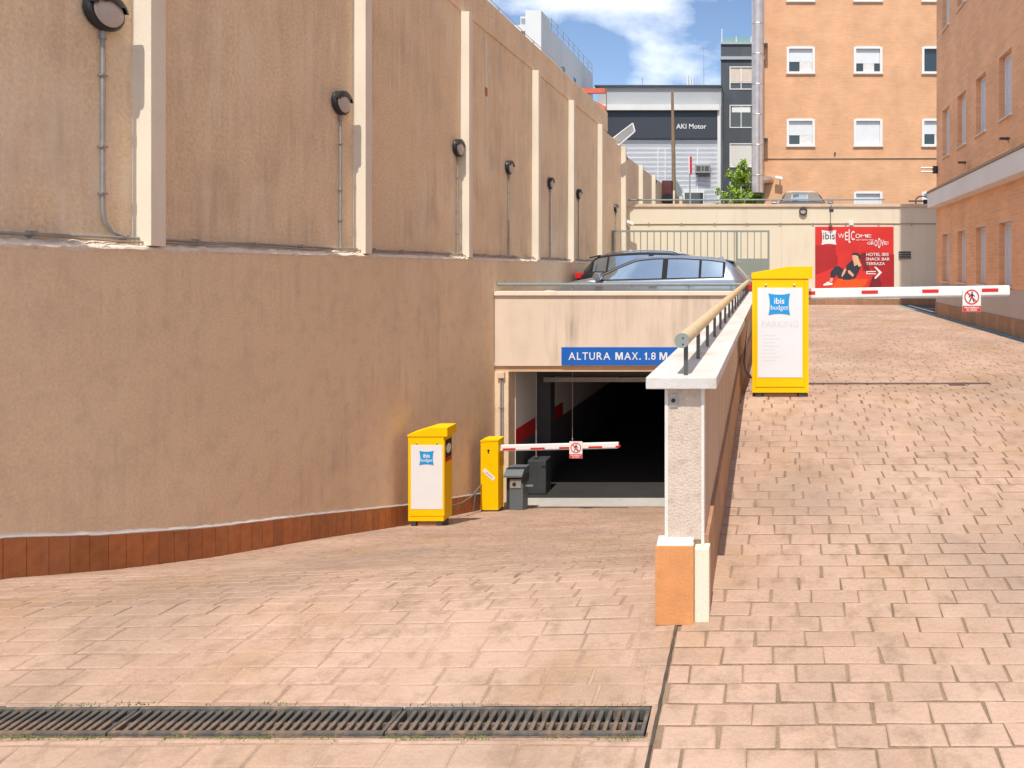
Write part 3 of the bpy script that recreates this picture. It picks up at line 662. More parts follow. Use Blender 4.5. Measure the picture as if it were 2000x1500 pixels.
# ------------------------------------------------------------------ signs and prints shared by the barriers
def pillow(mb, cx, cz, s, y0, y1):
    pts = []
    c = [(-1, -1), (1, -1), (1, 1), (-1, 1)]
    for i in range(4):
        a, b = c[i], c[(i + 1) % 4]
        for k in range(8):
            t = k / 8; x = a[0] + (b[0] - a[0]) * t; z = a[1] + (b[1] - a[1]) * t; d = .13 * 4 * t * (1 - t)
            nx, nz_ = (a[0] + b[0]) / 2, (a[1] + b[1]) / 2
            pts.append((cx + (x - nx * d) * s, cz + (z - nz_ * d) * s))
    mb.prism(pts, y0, y1, 'xz'); return mb
def no_entry(parent, cx, y, ztop, w):
    h = w * 1.32
    sg = B(cx - w / 2, cx + w / 2, y - .004, y, ztop - h, ztop).build('prohibition_sign', M['white'], parent, bevel=.001)
    r = w * .41; cz = ztop - w * .5; yy = y - .0065
    n = 32; ring = MB(); vs = []
    for k in range(n):
        a = 2 * math.pi * k / n
        for rr in (r, r * .84): vs += [(cx + rr * math.cos(a), yy, cz + rr * math.sin(a)), (cx + rr * math.cos(a), yy + .002, cz + rr * math.sin(a))]
    ring.add(vs, [f for k in range(n) for f in ((k * 4, (k + 1) % n * 4, (k + 1) % n * 4 + 2, k * 4 + 2), (k * 4 + 1, k * 4 + 3, (k + 1) % n * 4 + 3, (k + 1) % n * 4 + 1), (k * 4, k * 4 + 1, (k + 1) % n * 4 + 1, (k + 1) % n * 4), (k * 4 + 2, (k + 1) % n * 4 + 2, (k + 1) % n * 4 + 3, k * 4 + 3))])
    mt = Matrix.Translation((cx, 0, cz)) @ Matrix.Rotation(R(45), 4, 'Y')
    ring.box(-r * .9, r * .9, yy - .0006, yy + .0014, -r * .085, r * .085, mt)
    ring.build('ring', M['red'], sg)
    u = r / 1.15; pg = MB(); q = yy + .0004
    pg.lathe([(u * .14, 0), (u * .14, .0015)], (cx + u * .05, q, cz + u * .66), (0, 1, 0), 12)
    for poly in ([(-.16, .45), (.2, .48), (.16, -.02), (-.14, -.02)], [(-.14, 0), (.06, 0), (-.12, -.45), (-.34, -.82), (-.46, -.75), (-.28, -.38)], [(-.02, 0), (.16, 0), (.28, -.4), (.42, -.8), (.28, -.82), (.14, -.42)],
                 [(.16, .46), (.28, .34), (.5, .12), (.42, .03), (.16, .25)], [(-.16, .44), (-.4, .16), (-.5, -.1), (-.4, -.13), (-.3, .06), (-.12, .22)]):
        pg.prism([(cx + a * u, cz + b * u) for a, b in poly], q, q + .0014, 'xz')
    pg.build('pictogram', M['black'], sg)
    B(cx - w * .49, cx + w * .49, y - .0058, y - .004, ztop - h + .003, ztop - w * .98).build('red_field', M['red'], sg)
    text('lettering', 'PROHIBIDO', w * .145, M['white'], sg, cx, y - .0075, ztop - h + w * .185, .012, 1.05, align='CENTER', ext=.0008)
    text('lettering', 'EL PASO', w * .145, M['white'], sg, cx, y - .0075, ztop - h + w * .055, .012, 1.05, align='CENTER', ext=.0008)
    return sg

# cabinet with sloping cap: local box, turned a little
def cabinet(name, label, loc, w, d, zb, zt, z_l, z_r, ov, rz, panel, logo, parking=True):
    """loc: front left bottom corner at ground; heights are above that"""
    t = thing(name, label, 'cabinet', loc, None, rz)
    bl = lambda mb, n, m, p=None, **k: mb.build(n, m, p or t, world=False, **k)
    bl(MB().box(0, w, 0, d, zb, zt), 'body', M['yellow'], bevel=.004)
    bl(MB().prism([(-.006, zt + .002), (w + ov, zt + .002), (w + ov, z_r), (w * .62, z_r - .003), (-.006, z_l)], -.008, d + .006, 'xz'), 'cap', M['yellow'], bevel=.003)
    for x in (.03, w - .09):
        bl(MB().box(x, x + .06, .012, d - .03, -.12, zb), 'foot', M['dgrey_metal'])
    bl(MB().box(.1, w - .1, .03, d - .03, -.14, zb - .012), 'plinth', M['tile2'])
    px0, px1, pz0, pz1 = panel
    dx0, dx1, dz0, dz1 = px0 - .02, px1 + .02, pz0 - .085, pz1 + .055
    dr = bl(MB().box(dx0, dx1, -.006, 0, dz0, dz1), 'door', M['yellow'], bevel=.0015)
    e = .003
    bl(MB().box(dx0 - e, dx1 + e, -.0015, 0, dz0 - e, dz0).box(dx0 - e, dx1 + e, -.0015, 0, dz1, dz1 + e).box(dx0 - e, dx0, -.0015, 0, dz0, dz1).box(dx1, dx1 + e, -.0015, 0, dz0, dz1), 'door_seam', M['yellow_dk'])
    for x in (px0 + (px1 - px0) * .18, px0 + (px1 - px0) * .82):
        bl(MB().lathe([(.011, 0), (.011, .006), (.006, .009)], (x, -.006, pz1 + .022), (0, -1, 0), 12), 'lock', M['galv'], dr)
    pn = bl(MB().box(px0, px1, -.010, -.006, pz0, pz1), 'poster_panel', M['panel'], dr)
    cx, cz, s = logo
    bl(pillow(MB(), cx, cz, s, -.0125, -.0102), 'emblem', M['blue'], dr)
    def tx(body, size, m, x, z, bold, sx=1.0):
        o = text('lettering', body, size, m, None, 0, 0, 0, bold, sx, align='CENTER', ext=.001); o.parent = dr; o.location = (x, -.0135, z)
    tx('ibis', s * .78, M['white'], cx, cz + s * .05, .012, .95); tx('budget', s * .62, M['white'], cx, cz - s * .5, .0, .95)
    if parking:
        o = text('lettering', 'PARKING', (px1 - px0) * .20, M['faint'], None, 0, 0, 0, .012, 1.0, align='CENTER', ext=.0004); o.parent = dr; o.location = ((px0 + px1) / 2, -.0106, cz - s * 2.1)
        rr = random.Random(8)
        for i in range(8):
            ww = (px1 - px0) * rr.uniform(.28, .42); z = cz - s * (2.9 + i * .33)
            bl(MB().box(px0 + .04, px0 + .04 + ww, -.0104, -.0102, z, z + .007), 'faded_line', M['faint'], dr)
    return t
Yc = 5.98
zg = zr(0, Yc + .15)
loc = (X_(1469, Yc), Yc, zg)
c1 = cabinet('barrier_cabinet', 'yellow barrier cabinet on the driveway with its white arm lowered', loc, .508, .36, .035, Z_(545, Yc) - zg, Z_(533, Yc) - zg, Z_(520, Yc) - zg, .033, 0,
        (X_(1480, Yc) - loc[0], X_(1567, Yc) - loc[0], Z_(737, Yc) - zg, Z_(562, Yc) - zg), (X_(1522, Yc) - loc[0], Z_(594, Yc) - zg, .098))
c1['category'] = 'barrier'
# its arm
Ya = 6.16
def boom(parent, x0, x1, y, z0, z1, h, d, stripes, sh, cap=True):
    L = x1 - x0; a = math.atan2(z1 - z0, L)
    mt = Matrix.Translation((x0, y, z0)) @ Matrix.Rotation(-a, 4, 'Y')
    b = MB().box(0, L, -d / 2, d / 2, -h / 2, h / 2, mt).build('arm', M['white'], parent, bevel=.008)
    for s0, s1 in stripes: MB().box(s0, s1, -d / 2 - .002, d / 2 + .002, sh - h * .18, sh + h * .18, mt).build('red_stripe', M['red'], b)
    MB().box(.01, L - .01, -d / 2 - .001, d / 2 + .001, -h / 2 - .012, -h / 2 + .001, mt).build('edge_strip', M['conduit'], b)
    return b
xa, xb = X_(1572, Ya), X_(1971, Ya)
bo = boom(c1, xa, xb, Ya, Z_(573, Ya), Z_(566.5, Ya), .088, .05, [((a - 1572) * Ya / F, (b - 1572) * Ya / F) for a, b in ((1576, 1592), (1682, 1714), (1800, 1832), (1916, 1948))], .003)
no_entry(c1, X_(1895.5, Ya), Ya - .034, Z_(562, Ya), .168)
MB().tube([(X_(1466, Yc), Yc + .2, Z_(745, Yc)), (X_(1455, Yc), Yc + .14, Z_(728, Yc)), (X_(1452, Yc), Yc + .1, Z_(712, Yc)), (X_(1460, 6.5), 6.5, -.62), (X_(1463, 6.9), 6.9, -.55)], .011, 8).build('cable', M['cable'], c1, smooth=True)

Y1 = 8.12
xl = X_(797, Y1); zg = Z_(1021, Y1)
c2 = cabinet('info_cabinet', 'yellow cabinet with white panel standing on the ramp against the wall', (xl, Y1, zg), .432, .22, .018, Z_(853, Y1) - zg, Z_(849, Y1) - zg, Z_(835, Y1) - zg, .05, R(0),
        (X_(803.5, Y1) - xl, X_(865, Y1) - xl, Z_(994, Y1) - zg, Z_(869, Y1) - zg), (X_(834, Y1) - xl, Z_(894, Y1) - zg, .088), False)
# sticker on its side
B(xl + .432, xl + .4345, Y1 + .05, Y1 + .20, Z_(905, Y1), Z_(862, Y1)).build('sticker', M['black'], c2)
MB().lathe([(.06, 0), (.06, .0012)], (xl + .4345, Y1 + .125, Z_(880, Y1)), (1, 0, 0), 16).build('sticker', M['panel'], c2)
B(xl + .4345, xl + .4365, Y1 + .06, Y1 + .19, Z_(905, Y1), Z_(897, Y1)).build('sticker', M['red'], c2)
cb = thing('power_cable', 'grey cable slung between the two yellow boxes on the ramp', 'cable', (-4.2, 9, -3.3))
MB().tube([(xl + .40, Y1 + .225, -3.02), (-4.35, 8.9, -3.19), (-4.36, 9.3, -3.28), (-4.40, 9.7, -3.32), (-4.43, 10.0, -3.30), (-4.43, 10.13, -3.27)], .013, 8).build('sheath', M['cable'], cb, smooth=True)
MB().tube([(-4.45, 9.95, -3.34), (-4.47, 9.96, -3.5), (-4.5, 9.98, -3.64)], .011, 6).build('tail', M['cable'], cb, smooth=True)

Y2 = 10.1
t = thing('barrier_post', 'slim yellow barrier post beside the garage opening with striped arm down', 'barrier', (X_(938, Y2), Y2, Z_(1000, Y2)))
x0, x1 = X_(938.5, Y2), X_(973, Y2); zb, zt2 = Z_(999, Y2), Z_(859, Y2)
B(x0, x1, Y2, Y2 + .2, zb + .02, zt2 - .012).build('body', M['yellow'], t, bevel=.006)
MB().prism([(x0 - .004, zt2 - .035), (x1 + .012, zt2 - .014), (x1 + .012, zt2 + .004), (x0 + .05, zt2 + .004), (x0 - .004, zt2 - .012)], Y2 - .006, Y2 + .2, 'xz').build('cap', M['yellow'], t, bevel=.002)
B(x0 + .005, x1 - .005, Y2 + .006, Y2 + .19, zb - .03, zb + .02).build('base', M['dgrey_metal'], t)
MB().lathe([(.018, 0), (.018, .004)], (X_(954, Y2), Y2 - .003, Z_(880, Y2)), (0, 1, 0), 12).box(X_(954, Y2) - .008, X_(954, Y2) + .008, Y2 - .003, Y2 + .001, Z_(886, Y2), Z_(880, Y2)).build('lock', M['black'], t)
mt = Matrix.Translation((X_(955, Y2), Y2 - .002, Z_(927, Y2))) @ Matrix.Rotation(R(43), 4, 'Y')
stk = MB().box(-.11, .11, -.002, .001, -.03, .03, mt).build('sticker', M['panel'], t)
MB().box(-.06, .07, -.0035, -.002, -.004, .006, mt).build('print', M['conduit'], stk)
for i in range(5): B(x1 + .0005, x1 + .003, Y2 + .05, Y2 + .13, Z_(898 + i * 3.2, Y2), Z_(896.8 + i * 3.2, Y2)).build('vent_slot', M['yellow_dk'], t)
Yb2 = Y2 + .1
b2 = boom(t, x1 - .01, X_(1208.5, Yb2), Yb2, Z_(874, Yb2), Z_(868.5, Yb2), .078, .05, [((a - 973) * Yb2 / F, (b - 973) * Yb2 / F) for a, b in ((979, 1004), (1033, 1061), (1089, 1114), (1146, 1173), (1199, 1207.5))], -.022)
no_entry(t, X_(1126, Yb2), Yb2 - .03, Z_(861, Yb2), .198)

Y3 = 10.32
t = thing('ticket_post', 'short grey ticket machine with hooded reader beside the slim yellow post', 'ticket machine', (X_(1003, Y3), Y3, Z_(1000, Y3)))
B(X_(995, Y3), X_(1021, Y3), Y3, Y3 + .22, Z_(1001, Y3), Z_(945, Y3)).build('pedestal', M['grey_metal'], t, bevel=.004)
B(X_(994, Y3), X_(1022, Y3), Y3 + .03, Y3 + .25, Z_(945, Y3), Z_(930, Y3)).build('head', M['dgrey_metal'], t)
MB().prism([(Y3 - .05, Z_(931, Y3)), (Y3 + .27, Z_(931, Y3)), (Y3 + .27, Z_(917, Y3)), (Y3 + .05, Z_(917, Y3)), (Y3 - .05, Z_(927, Y3))], X_(986, Y3), X_(1022, Y3), 'yz').build('hood', M['grey_metal'], t, bevel=.004)
B(X_(985, Y3), X_(994.5, Y3), Y3 + .08, Y3 + .26, Z_(997, Y3), Z_(931, Y3)).build('side_case', M['dgrey_metal'], t, bevel=.004)
fc = B(X_(996.5, Y3), X_(1018, Y3), Y3 - .012, Y3 + .04, Z_(953, Y3), Z_(936, Y3)).build('reader_face', M['conduit'], t, bevel=.003)
MB().lathe([(.028, 0), (.028, .008), (.018, .012)], (X_(1005, Y3), Y3 - .012, Z_(945, Y3)), (0, -1, 0), 16).build('camera_eye', M['black'], fc)
B(X_(1021, Y3), X_(1036, Y3), Y3 + .1, Y3 + .14, Z_(954.5, Y3), Z_(952, Y3)).build('side_handle', M['galv'], t)
Y4 = 11.55
t = thing('door_operator', 'dark grey steel box with thin upright rod inside the garage opening', 'machine box', (X_(1046, Y4), Y4, -3.92))
B(X_(1030, Y4), X_(1066, Y4), Y4, Y4 + .28, -3.92, Z_(899, Y4)).build('case', M['dgrey_metal'], t, bevel=.02)
B(X_(1047.5, Y4), X_(1049, Y4), Y4 - .003, Y4 + .001, -3.9, Z_(902, Y4)).build('seam', M['dgrey_metal'], t)
MB().tube([(X_(1044, Y4), Y4 + .08, Z_(899, Y4)), (X_(1044, Y4), Y4 + .08, -1.63)], .012, 8).build('rod', M['galv'], t)
MB().lathe([(.03, 0), (.03, .02), (.014, .03)], (X_(1044, Y4), Y4 + .08, Z_(899, Y4)), (0, 0, 1), 10).build('collar', M['black'], t)
for z in (Z_(968, Y4), Z_(912, Y4)): B(X_(1058, Y4), X_(1068, Y4), Y4 - .008, Y4, z, z + .02).build('handle', M['black'], t)

# ------------------------------------------------------------------ cars
def car(name, label, L, Wd, top, belt, loc, rz, paint, wins, shield, rear, tail_z, roof_rails=False, bumper=.5):
    """local x runs from the rear (0) to the nose (L); s = x / L"""
    t = thing(name, label, 'car', loc, None, rz)
    bl = lambda mb, n, m, p=None, **k: mb.build(n, m, p or t, world=False, **k)
    tp = lambda s: float(np.interp(s, [p[0] for p in top], [p[1] for p in top]))
    st = np.linspace(0, 1, 141); kk = np.hanning(9); kk /= kk.sum()
    tz = np.convolve(np.pad([tp(s) for s in st], 9, mode='edge'), kk, 'same')[9:-9]
    bz = np.convolve(np.pad([float(np.interp(s, [p[0] for p in belt], [p[1] for p in belt])) for s in st], 9, mode='edge'), kk, 'same')[9:-9]
    ZT = lambda s: float(np.interp(s, st, tz)); ZB = lambda s: min(float(np.interp(s, st, bz)), ZT(s) - .012)
    hw = Wd / 2
    WB = lambda s: hw * (1 - .20 * max(0, (.10 - s) / .10) ** 2 - .30 * max(0, (s - .80) / .20) ** 2.2)
    def sec(s):
        zt, zb, w = ZT(s), ZB(s), WB(s); wr = w * .965 - (zt - zb) * .47
        zlow = .2 + .12 * max(0, (s - .94) / .06) + .1 * max(0, (.04 - s) / .04)
        e = min(.075, (zt - zb) * .6)
        return [(w * .93, zlow), (w * .99, min(.42, zb - .1)), (w * 1.005, zb - .20 if zb > .65 else zb - .08), (w * .985, zb - .03), (w * .965, zb), (wr, zt - e), (wr * .9, zt - e * .38), (wr * .6, zt - e * .08), (0, zt)]
    def side_y(s, z):
        q = sec(s); 
        for a, b in zip(q[4:-1], q[5:]):
            if a[1] <= z <= b[1]: return a[0] + (b[0] - a[0]) * (z - a[1]) / max(1e-6, b[1] - a[1])
        return q[4][0]
    SS = sorted(set([round(v, 4) for v in np.linspace(0, 1, 61)])); n = len(sec(.5)); vs = []
    for s in SS:
        q = sec(s); vs += [(s * L, -y, z) for y, z in q] + [(s * L, y, z) for y, z in reversed(q[:-1])]
    m = 2 * n - 1
    fs = [(i * m + k, i * m + (k + 1) % m, (i + 1) * m + (k + 1) % m, (i + 1) * m + k) for i in range(len(SS) - 1) for k in range(m)]
    fs += [tuple(range(m)), tuple((len(SS) - 1) * m + k for k in reversed(range(m)))]
    bl(MB().add(vs, fs), 'body', paint, smooth=True)
    def strip(s0, s1, lo, hi, off, sg, steps=14):
        mb = MB(); v = []; nn = 5
        for i in range(steps + 1):
            s = s0 + (s1 - s0) * i / steps; a = ZB(s) + lo; b = max(a + .004, ZT(s) - hi)
            for k in range(nn):
                z = a + (b - a) * k / (nn - 1); v.append((s * L, sg * (side_y(s, z) + off), z + off * .4))
        mb.add(v, [(i * nn + k, i * nn + k + 1, (i + 1) * nn + k + 1, (i + 1) * nn + k) for i in range(steps) for k in range(nn - 1)]); return mb
    a0, a1 = wins[0][0] - .012, wins[-1][1] + .014
    for sg in (-1, 1):
        bl(strip(a0, a1, .004, .070, .010, sg, 40), 'window_surround', M['car_trim'], smooth=True)
        for s0, s1 in wins: bl(strip(s0, s1, .026, .095, .016, sg), 'side_window', M['car_glass'], smooth=True)
        bl(strip(a0, a1, -.002, 9, .012, sg, 40), 'belt_trim', M['chrome'])
    def over(s0, s1, frac, off, steps=10):
        mb = MB(); v = []
        for i in range(steps + 1):
            s = s0 + (s1 - s0) * i / steps; q = sec(s); d = (ZT(s + .01) - ZT(s - .01)) / (.02 * L); nn = Vector((-d, 0, 1)).normalized() * off
            pts = [(q[6][0] * frac, q[6][1]), (q[7][0] * frac, q[7][1]), (0, q[8][1])]
            row = [(-y, z) for y, z in pts] + [(y, z) for y, z in reversed(pts[:-1])]
            v += [(s * L + nn.x, y, z + nn.z) for y, z in row]
        mb.add(v, [(i * 5 + k, i * 5 + k + 1, (i + 1) * 5 + k + 1, (i + 1) * 5 + k) for i in range(steps) for k in range(4)]); return mb
    bl(over(*shield, 1.0, .007), 'windscreen', M['car_glass'], smooth=True)
    bl(over(*rear, .97, .007), 'rear_window', M['car_glass'], smooth=True)
    # lamps
    for sg in (-1, 1):
        w = WB(.02)
        bl(MB().box(-.012, .25, min(sg * w * .60, sg * (w * .99 + .012)), max(sg * w * .60, sg * (w * .99 + .012)), tail_z - .075, tail_z + .06), 'tail_lamp', M['tail'], bevel=.02)
        w = WB(.95)
        bl(MB().box(L * .925, L * .985, min(sg * w * .62, sg * w * .98), max(sg * w * .62, sg * w * .98), .60, .72), 'headlight', M['panel'], bevel=.02)
        mr = MB().prism([(0, 0), (.10, .02), (.13, .09), (.08, .16), (-.02, .15), (-.03, .05)], sg * (hw - .01), sg * (hw + .19), 'xz')
        mr.v = [(x + L * (wins[-1][1] + .005), y, z + ZB(wins[-1][1]) + .015) for x, y, z in mr.v]
        bl(mr, 'mirror', paint, bevel=.02)
        for s in (wins[0][1] + .03, wins[-1][0] + .02):
            bl(MB().box(s * L, s * L + .17, min(sg * hw * .985, sg * (hw + .03)), max(sg * hw * .985, sg * (hw + .03)), ZB(s) - .13, ZB(s) - .10), 'door_handle', paint, bevel=.008)
        for s in (.19, .815):
            y0, y1 = sg * (hw - .22), sg * (hw + .012)
            bl(MB().lathe([(.345, 0), (.345, .004)], (s * L, sg * (hw + .003), .33), (0, sg, 0), 26), 'wheel_arch', M['car_trim'])
            wh = bl(MB().lathe([(.30, -.2), (.315, -.19), (.315, -.01), (.29, .012), (.22, .012)], (s * L, sg * (hw + .004), .315), (0, sg, 0), 26), 'wheel', M['tyre'], smooth=True)
            bl(MB().lathe([(.215, 0), (.20, .018), (.06, .02), (.05, .03)], (s * L, sg * (hw + .004), .315), (0, sg, 0), 20), 'rim', M['galv'], wh)
        if roof_rails:
            y = lambda s: sg * sec(s)[5][0] * .97
            ss = np.linspace(rear[1] + .04, shield[0] - .04, 10)
            bl(MB().tube([(s * L, y(s), ZT(s) + (.012 if i not in (0, 9) else -.03)) for i, s in enumerate(ss)], .016, 8), 'roof_rail', M['chrome'], smooth=True)
    bl(MB().box(-.03, .12, -hw * .8, hw * .8, .28, bumper), 'rear_bumper', paint, bevel=.03)
    # spoiler and fin
    s = rear[1]; bl(MB().prism([(s * L - .14, ZT(s) - .028), (s * L + .1, ZT(s + .02) - .02), (s * L + .1, ZT(s + .02) + .006), (s * L - .14, ZT(s) + .004)], -sec(s)[6][0], sec(s)[6][0], 'xz'), 'spoiler', paint, bevel=.008)
    fx = (s + .05) * L; bl(MB().prism([(fx - .03, ZT(s + .05) - .02), (fx + .16, ZT(s + .07) - .01), (fx + .05, ZT(s + .05) + .035), (fx, ZT(s + .05) + .045)], -.02, .02, 'xz'), 'antenna_fin', paint, bevel=.006)
    return t
hatch_top = [(0, .86), (.012, .97), (.03, 1.03), (.085, 1.26), (.115, 1.345), (.2, 1.395), (.33, 1.425), (.46, 1.42), (.54, 1.385), (.60, 1.29), (.70, 1.09), (.755, .985), (.86, .90), (.95, .80), (.985, .68), (1, .55)]
hatch_belt = [(0, .90), (.1, .965), (.3, .945), (.5, .925), (.72, .905), (.755, .93), (.86, .85), (1, .5)]
car('hatchback_car', 'grey metallic hatchback parked right behind the garage parapet', 4.15, 1.77, hatch_top, hatch_belt, (X_(1466, 12.9) + .01, 12.9 + .885, -1.15), math.pi, M['car_grey'],
    [(.135, .235), (.247, .395), (.42, .695)], (.555, .735), (.035, .098), .80)
wag_top = [(0, .9), (.012, 1.02), (.025, 1.08), (.075, 1.36), (.105, 1.47), (.18, 1.525), (.33, 1.56), (.46, 1.55), (.54, 1.51), (.60, 1.42), (.70, 1.2), (.745, 1.1), (.86, 1.0), (.95, .9), (.985, .78), (1, .6)]
wag_belt = [(0, .98), (.1, 1.06), (.3, 1.04), (.5, 1.02), (.72, 1.0), (.755, 1.03), (.86, .95), (1, .55)]
car('estate_car', 'black sport utility car with roof rails parked beyond the grey hatchback', 4.55, 1.86, wag_top, wag_belt, (X_(1121, 15.0), 15.0 + .93, -1.15), 0, M['car_dark'],
    [(.09, .155), (.165, .36), (.385, .69)], (.56, .725), (.03, .09), 1.0, True)
suv_top = [(0, .95), (.015, 1.1), (.04, 1.2), (.08, 1.5), (.11, 1.61), (.2, 1.66), (.4, 1.68), (.52, 1.66), (.57, 1.6), (.70, 1.26), (.74, 1.16), (.86, 1.08), (.95, .98), (.985, .85), (1, .6)]
suv_belt = [(0, 1.05), (.1, 1.12), (.3, 1.1), (.7, 1.07), (.755, 1.09), (.86, 1.02), (1, .55)]
car('terrace_car', 'dark blue car facing out over the cream terrace wall', 4.4, 1.84, suv_top, suv_belt, (X_(1565, 25), 25 + 2.0, 1.2), -math.pi / 2, M['car_blue'],
    [(.10, .2), (.215, .38), (.40, .67)], (.555, .715), (.03, .09), 1.05, True)

# ------------------------------------------------------------------ gate in front of the cream wall
YG = 19.5
ft = thing('metal_fence', 'grey green metal bar fence with solid lower panel in front of cream wall', 'fence', (-2.3, YG, -1.15))
z1 = Z_(450, YG); xl, xr = X_(1196, YG), X_(1503, YG); xm = X_(1437, YG)
B(xl, xr, YG - .025, YG + .025, z1 - .05, z1).build('top_rail', M['fence'], ft)
B(xl, xr, YG - .025, YG + .025, -1.06, -1.0).build('bottom_rail', M['fence'], ft)
for x in (xl, xm, xr - .06): B(x, x + .06, YG - .03, YG + .03, -1.15, z1 + .002).build('post', M['fence'], ft)
bar = B(-.013, .013, -.013, .013, -1.0, z1 - .05).build('bar', M['fence'], mesh_only=True)
x = xl + .24
while x < xr - .1:
    if abs(x - xm - .03) > .07:
        o = bpy.data.objects.new('bar', bar); C.objects.link(o); o.parent = ft; o.location = (x + 2.3, 0, 1.15)
    x += .196
B(xm + .06, xr - .06, YG - .012, YG + .012, -1.0, Z_(505, YG)).build('lower_panel', M['fence'], ft)

# ------------------------------------------------------------------ cream terrace wall
YW = 21.3
tw = thing('terrace_wall', 'cream rendered terrace wall with capping at the end of the driveway', 'wall', (0, YW, -1.15))
B(XU, 9, YW, YW + .25, -1.2, 1.98).build('body', M['cream'], tw)
B(XU, 9, YW - .045, YW + .28, 1.98, 2.075).build('capping', M['cap'], tw, bevel=.008)
for x in (X_(1526, YW), X_(1744, YW), X_(1400, YW)): B(x, x + .012, YW - .0025, YW, -.9, 1.97).build('expansion_joint', M['cap'], tw)
x = -.1; rt = random.Random(4)
while x < 8:
    mb = MB(); mb.cur = rt.random(); mb.box(x + .003, x + .297, YW - .02, YW, -1.2, -.955).build('tile', M['tile2'], tw); x += .30
cd = thing('wall_conduit', 'thin horizontal conduit across the cream terrace wall', 'conduit', (0, YW - .01, Z_(437, YW)))
MB().tube([(XU + .1, YW - .014, Z_(438, YW)), (3, YW - .014, Z_(436.5, YW)), (5.2, YW - .014, Z_(437, YW))], .014, 6).build('pipe', M['conduit_br'], cd)
for i in range(9): B(-4 + i * 1.05, -3.95 + i * 1.05, YW - .03, YW, Z_(440, YW), Z_(435, YW)).build('clip', M['galv'], cd)
B(X_(1658, YW), X_(1667, YW), YW - .05, YW, Z_(440, YW), Z_(433, YW)).build('junction_box', M['panel'], cd)
tr_ = thing('pipe_railing', 'thin grey pipe railing along the top of the cream terrace wall', 'railing', (0, YW + .1, 2.07))
MB().tube([(XU + .05, YW + .1, Z_(390, YW)), (X_(1728, YW), YW + .1, Z_(389, YW))], .024, 8).build('rail', M['rail_grey'], tr_, smooth=True)
for x in np.arange(-4.5, 3.6, 1.6): MB().tube([(x, YW + .1, 2.07), (x, YW + .1, Z_(390, YW))], .010, 6).build('post', M['rail_grey'], tr_)
B(X_(1776, YW), X_(1815, YW), YW + .08, YW + .12, 2.15, 2.2).build('rail', M['rail_grey'], tr_)
lp = thing('wall_lamp', 'round grey bulkhead lamp high on the cream terrace wall', 'lamp', (X_(1568, YW), YW, Z_(412, YW)))
cx, cz = X_(1568.5, YW), Z_(413, YW)
MB().lathe([(.12, 0), (.13, .02), (.13, .07), (.10, .085)], (cx, YW, cz), (0, -1, 0), 24).build('housing', M['dgrey_metal'], lp, smooth=True)
MB().lathe([(.10, .08), (.085, .10), (.02, .112)], (cx, YW, cz), (0, -1, 0), 20).build('diffuser', M['lamp_glass'], lp, smooth=True)
MB().prism([(cx + .13 * math.cos(a), cz + .13 * math.sin(a)) for a in np.linspace(.25, math.pi - .25, 12)], YW - .118, YW - .08, 'xz').build('hood', M['dgrey_metal'], lp)
sl_ = thing('sign_lamp', 'small arm lamp with cord above the red billboard', 'lamp', (X_(1622, YW), YW, Z_(405, YW)))
MB().tube([(X_(1622, YW), YW, Z_(407, YW)), (X_(1622, YW), YW - .3, Z_(403, YW))], .012, 6).build('arm', M['dgrey_metal'], sl_)
B(X_(1618, YW), X_(1626, YW), YW - .40, YW - .26, Z_(416, YW), Z_(409, YW)).build('head', M['dgrey_metal'], sl_, bevel=.02)
MB().tube([(X_(1622, YW), YW - .012, Z_(410, YW)), (X_(1622, YW), YW - .012, Z_(447, YW))], .010, 6).build('cord', M['cable'], sl_)
vt = thing('air_vent', 'small dark louvred vent on the cream wall beside the billboard', 'vent', (X_(1766, YW), YW, Z_(505, YW)))
B(X_(1755, YW), X_(1779, YW), YW - .015, YW, Z_(506, YW), Z_(491, YW)).build('frame', M['dgrey_metal'], vt)
for i in range(3): MB().box(X_(1755.5, YW), X_(1778.5, YW), YW - .04, YW - .013, Z_(496 + i * 4.5, YW), Z_(494.3 + i * 4.5, YW)).build('louvre', M['conduit'], vt)
cc = thing('security_camera', 'white security camera in the corner of cream wall and brown wall', 'camera', (X_(1228, YW), YW - .3, Z_(435, YW)))
mt = Matrix.Translation((X_(1229, 20.9), 20.9, Z_(434, 20.9))) @ Matrix.Rotation(R(25), 4, 'Y')
MB().box(-.16, .16, -.05, .05, -.045, .045, mt).build('housing', M['white'], cc, bevel=.012)
MB().tube([(X_(1226, 20.9), 20.9, Z_(437, 20.9)), (X_(1224, 20.9), 21.28, Z_(440, 20.9))], .02, 8).build('bracket', M['white'], cc)

# billboard
pb = thing('billboard', 'red advertising billboard with white lettering and a reclining woman on cream wall', 'billboard', (X_(1592, YW), YW, Z_(563, YW)))
PX = lambda px: X_(px, YW); PZ = lambda py: Z_(py, YW)
YP = YW - .03
brd = B(PX(1592), PX(1745), YP, YW - .001, PZ(563.5), PZ(443)).build('panel', M['poster'], pb)
q = lambda zx, zy: (PX(1560 + zx / 9.0909), PZ(420 + zy / 9.0909))      # measured on an enlargement of the board
def flat(name, m, polys, k):
    for i, p in enumerate(polys): MB().prism([q(*a) for a in p], YP - .0016 * k - .0002 * i, YP - .0001, 'xz').build(name, m, brd)
flat('print_shape', M['poster_dk'], [[(290, 540), (655, 540), (655, 700), (690, 720), (690, 880), (520, 980), (300, 1060)], [(1110, 660), (1690, 700), (1690, 1290), (1450, 1290), (1460, 1180), (1290, 960), (1130, 1000)]], 1)
flat('print_shape', M['poster_or'], [[(690, 1130), (1230, 1140), (1180, 1240), (1080, 1310), (560, 1310)]], 2)
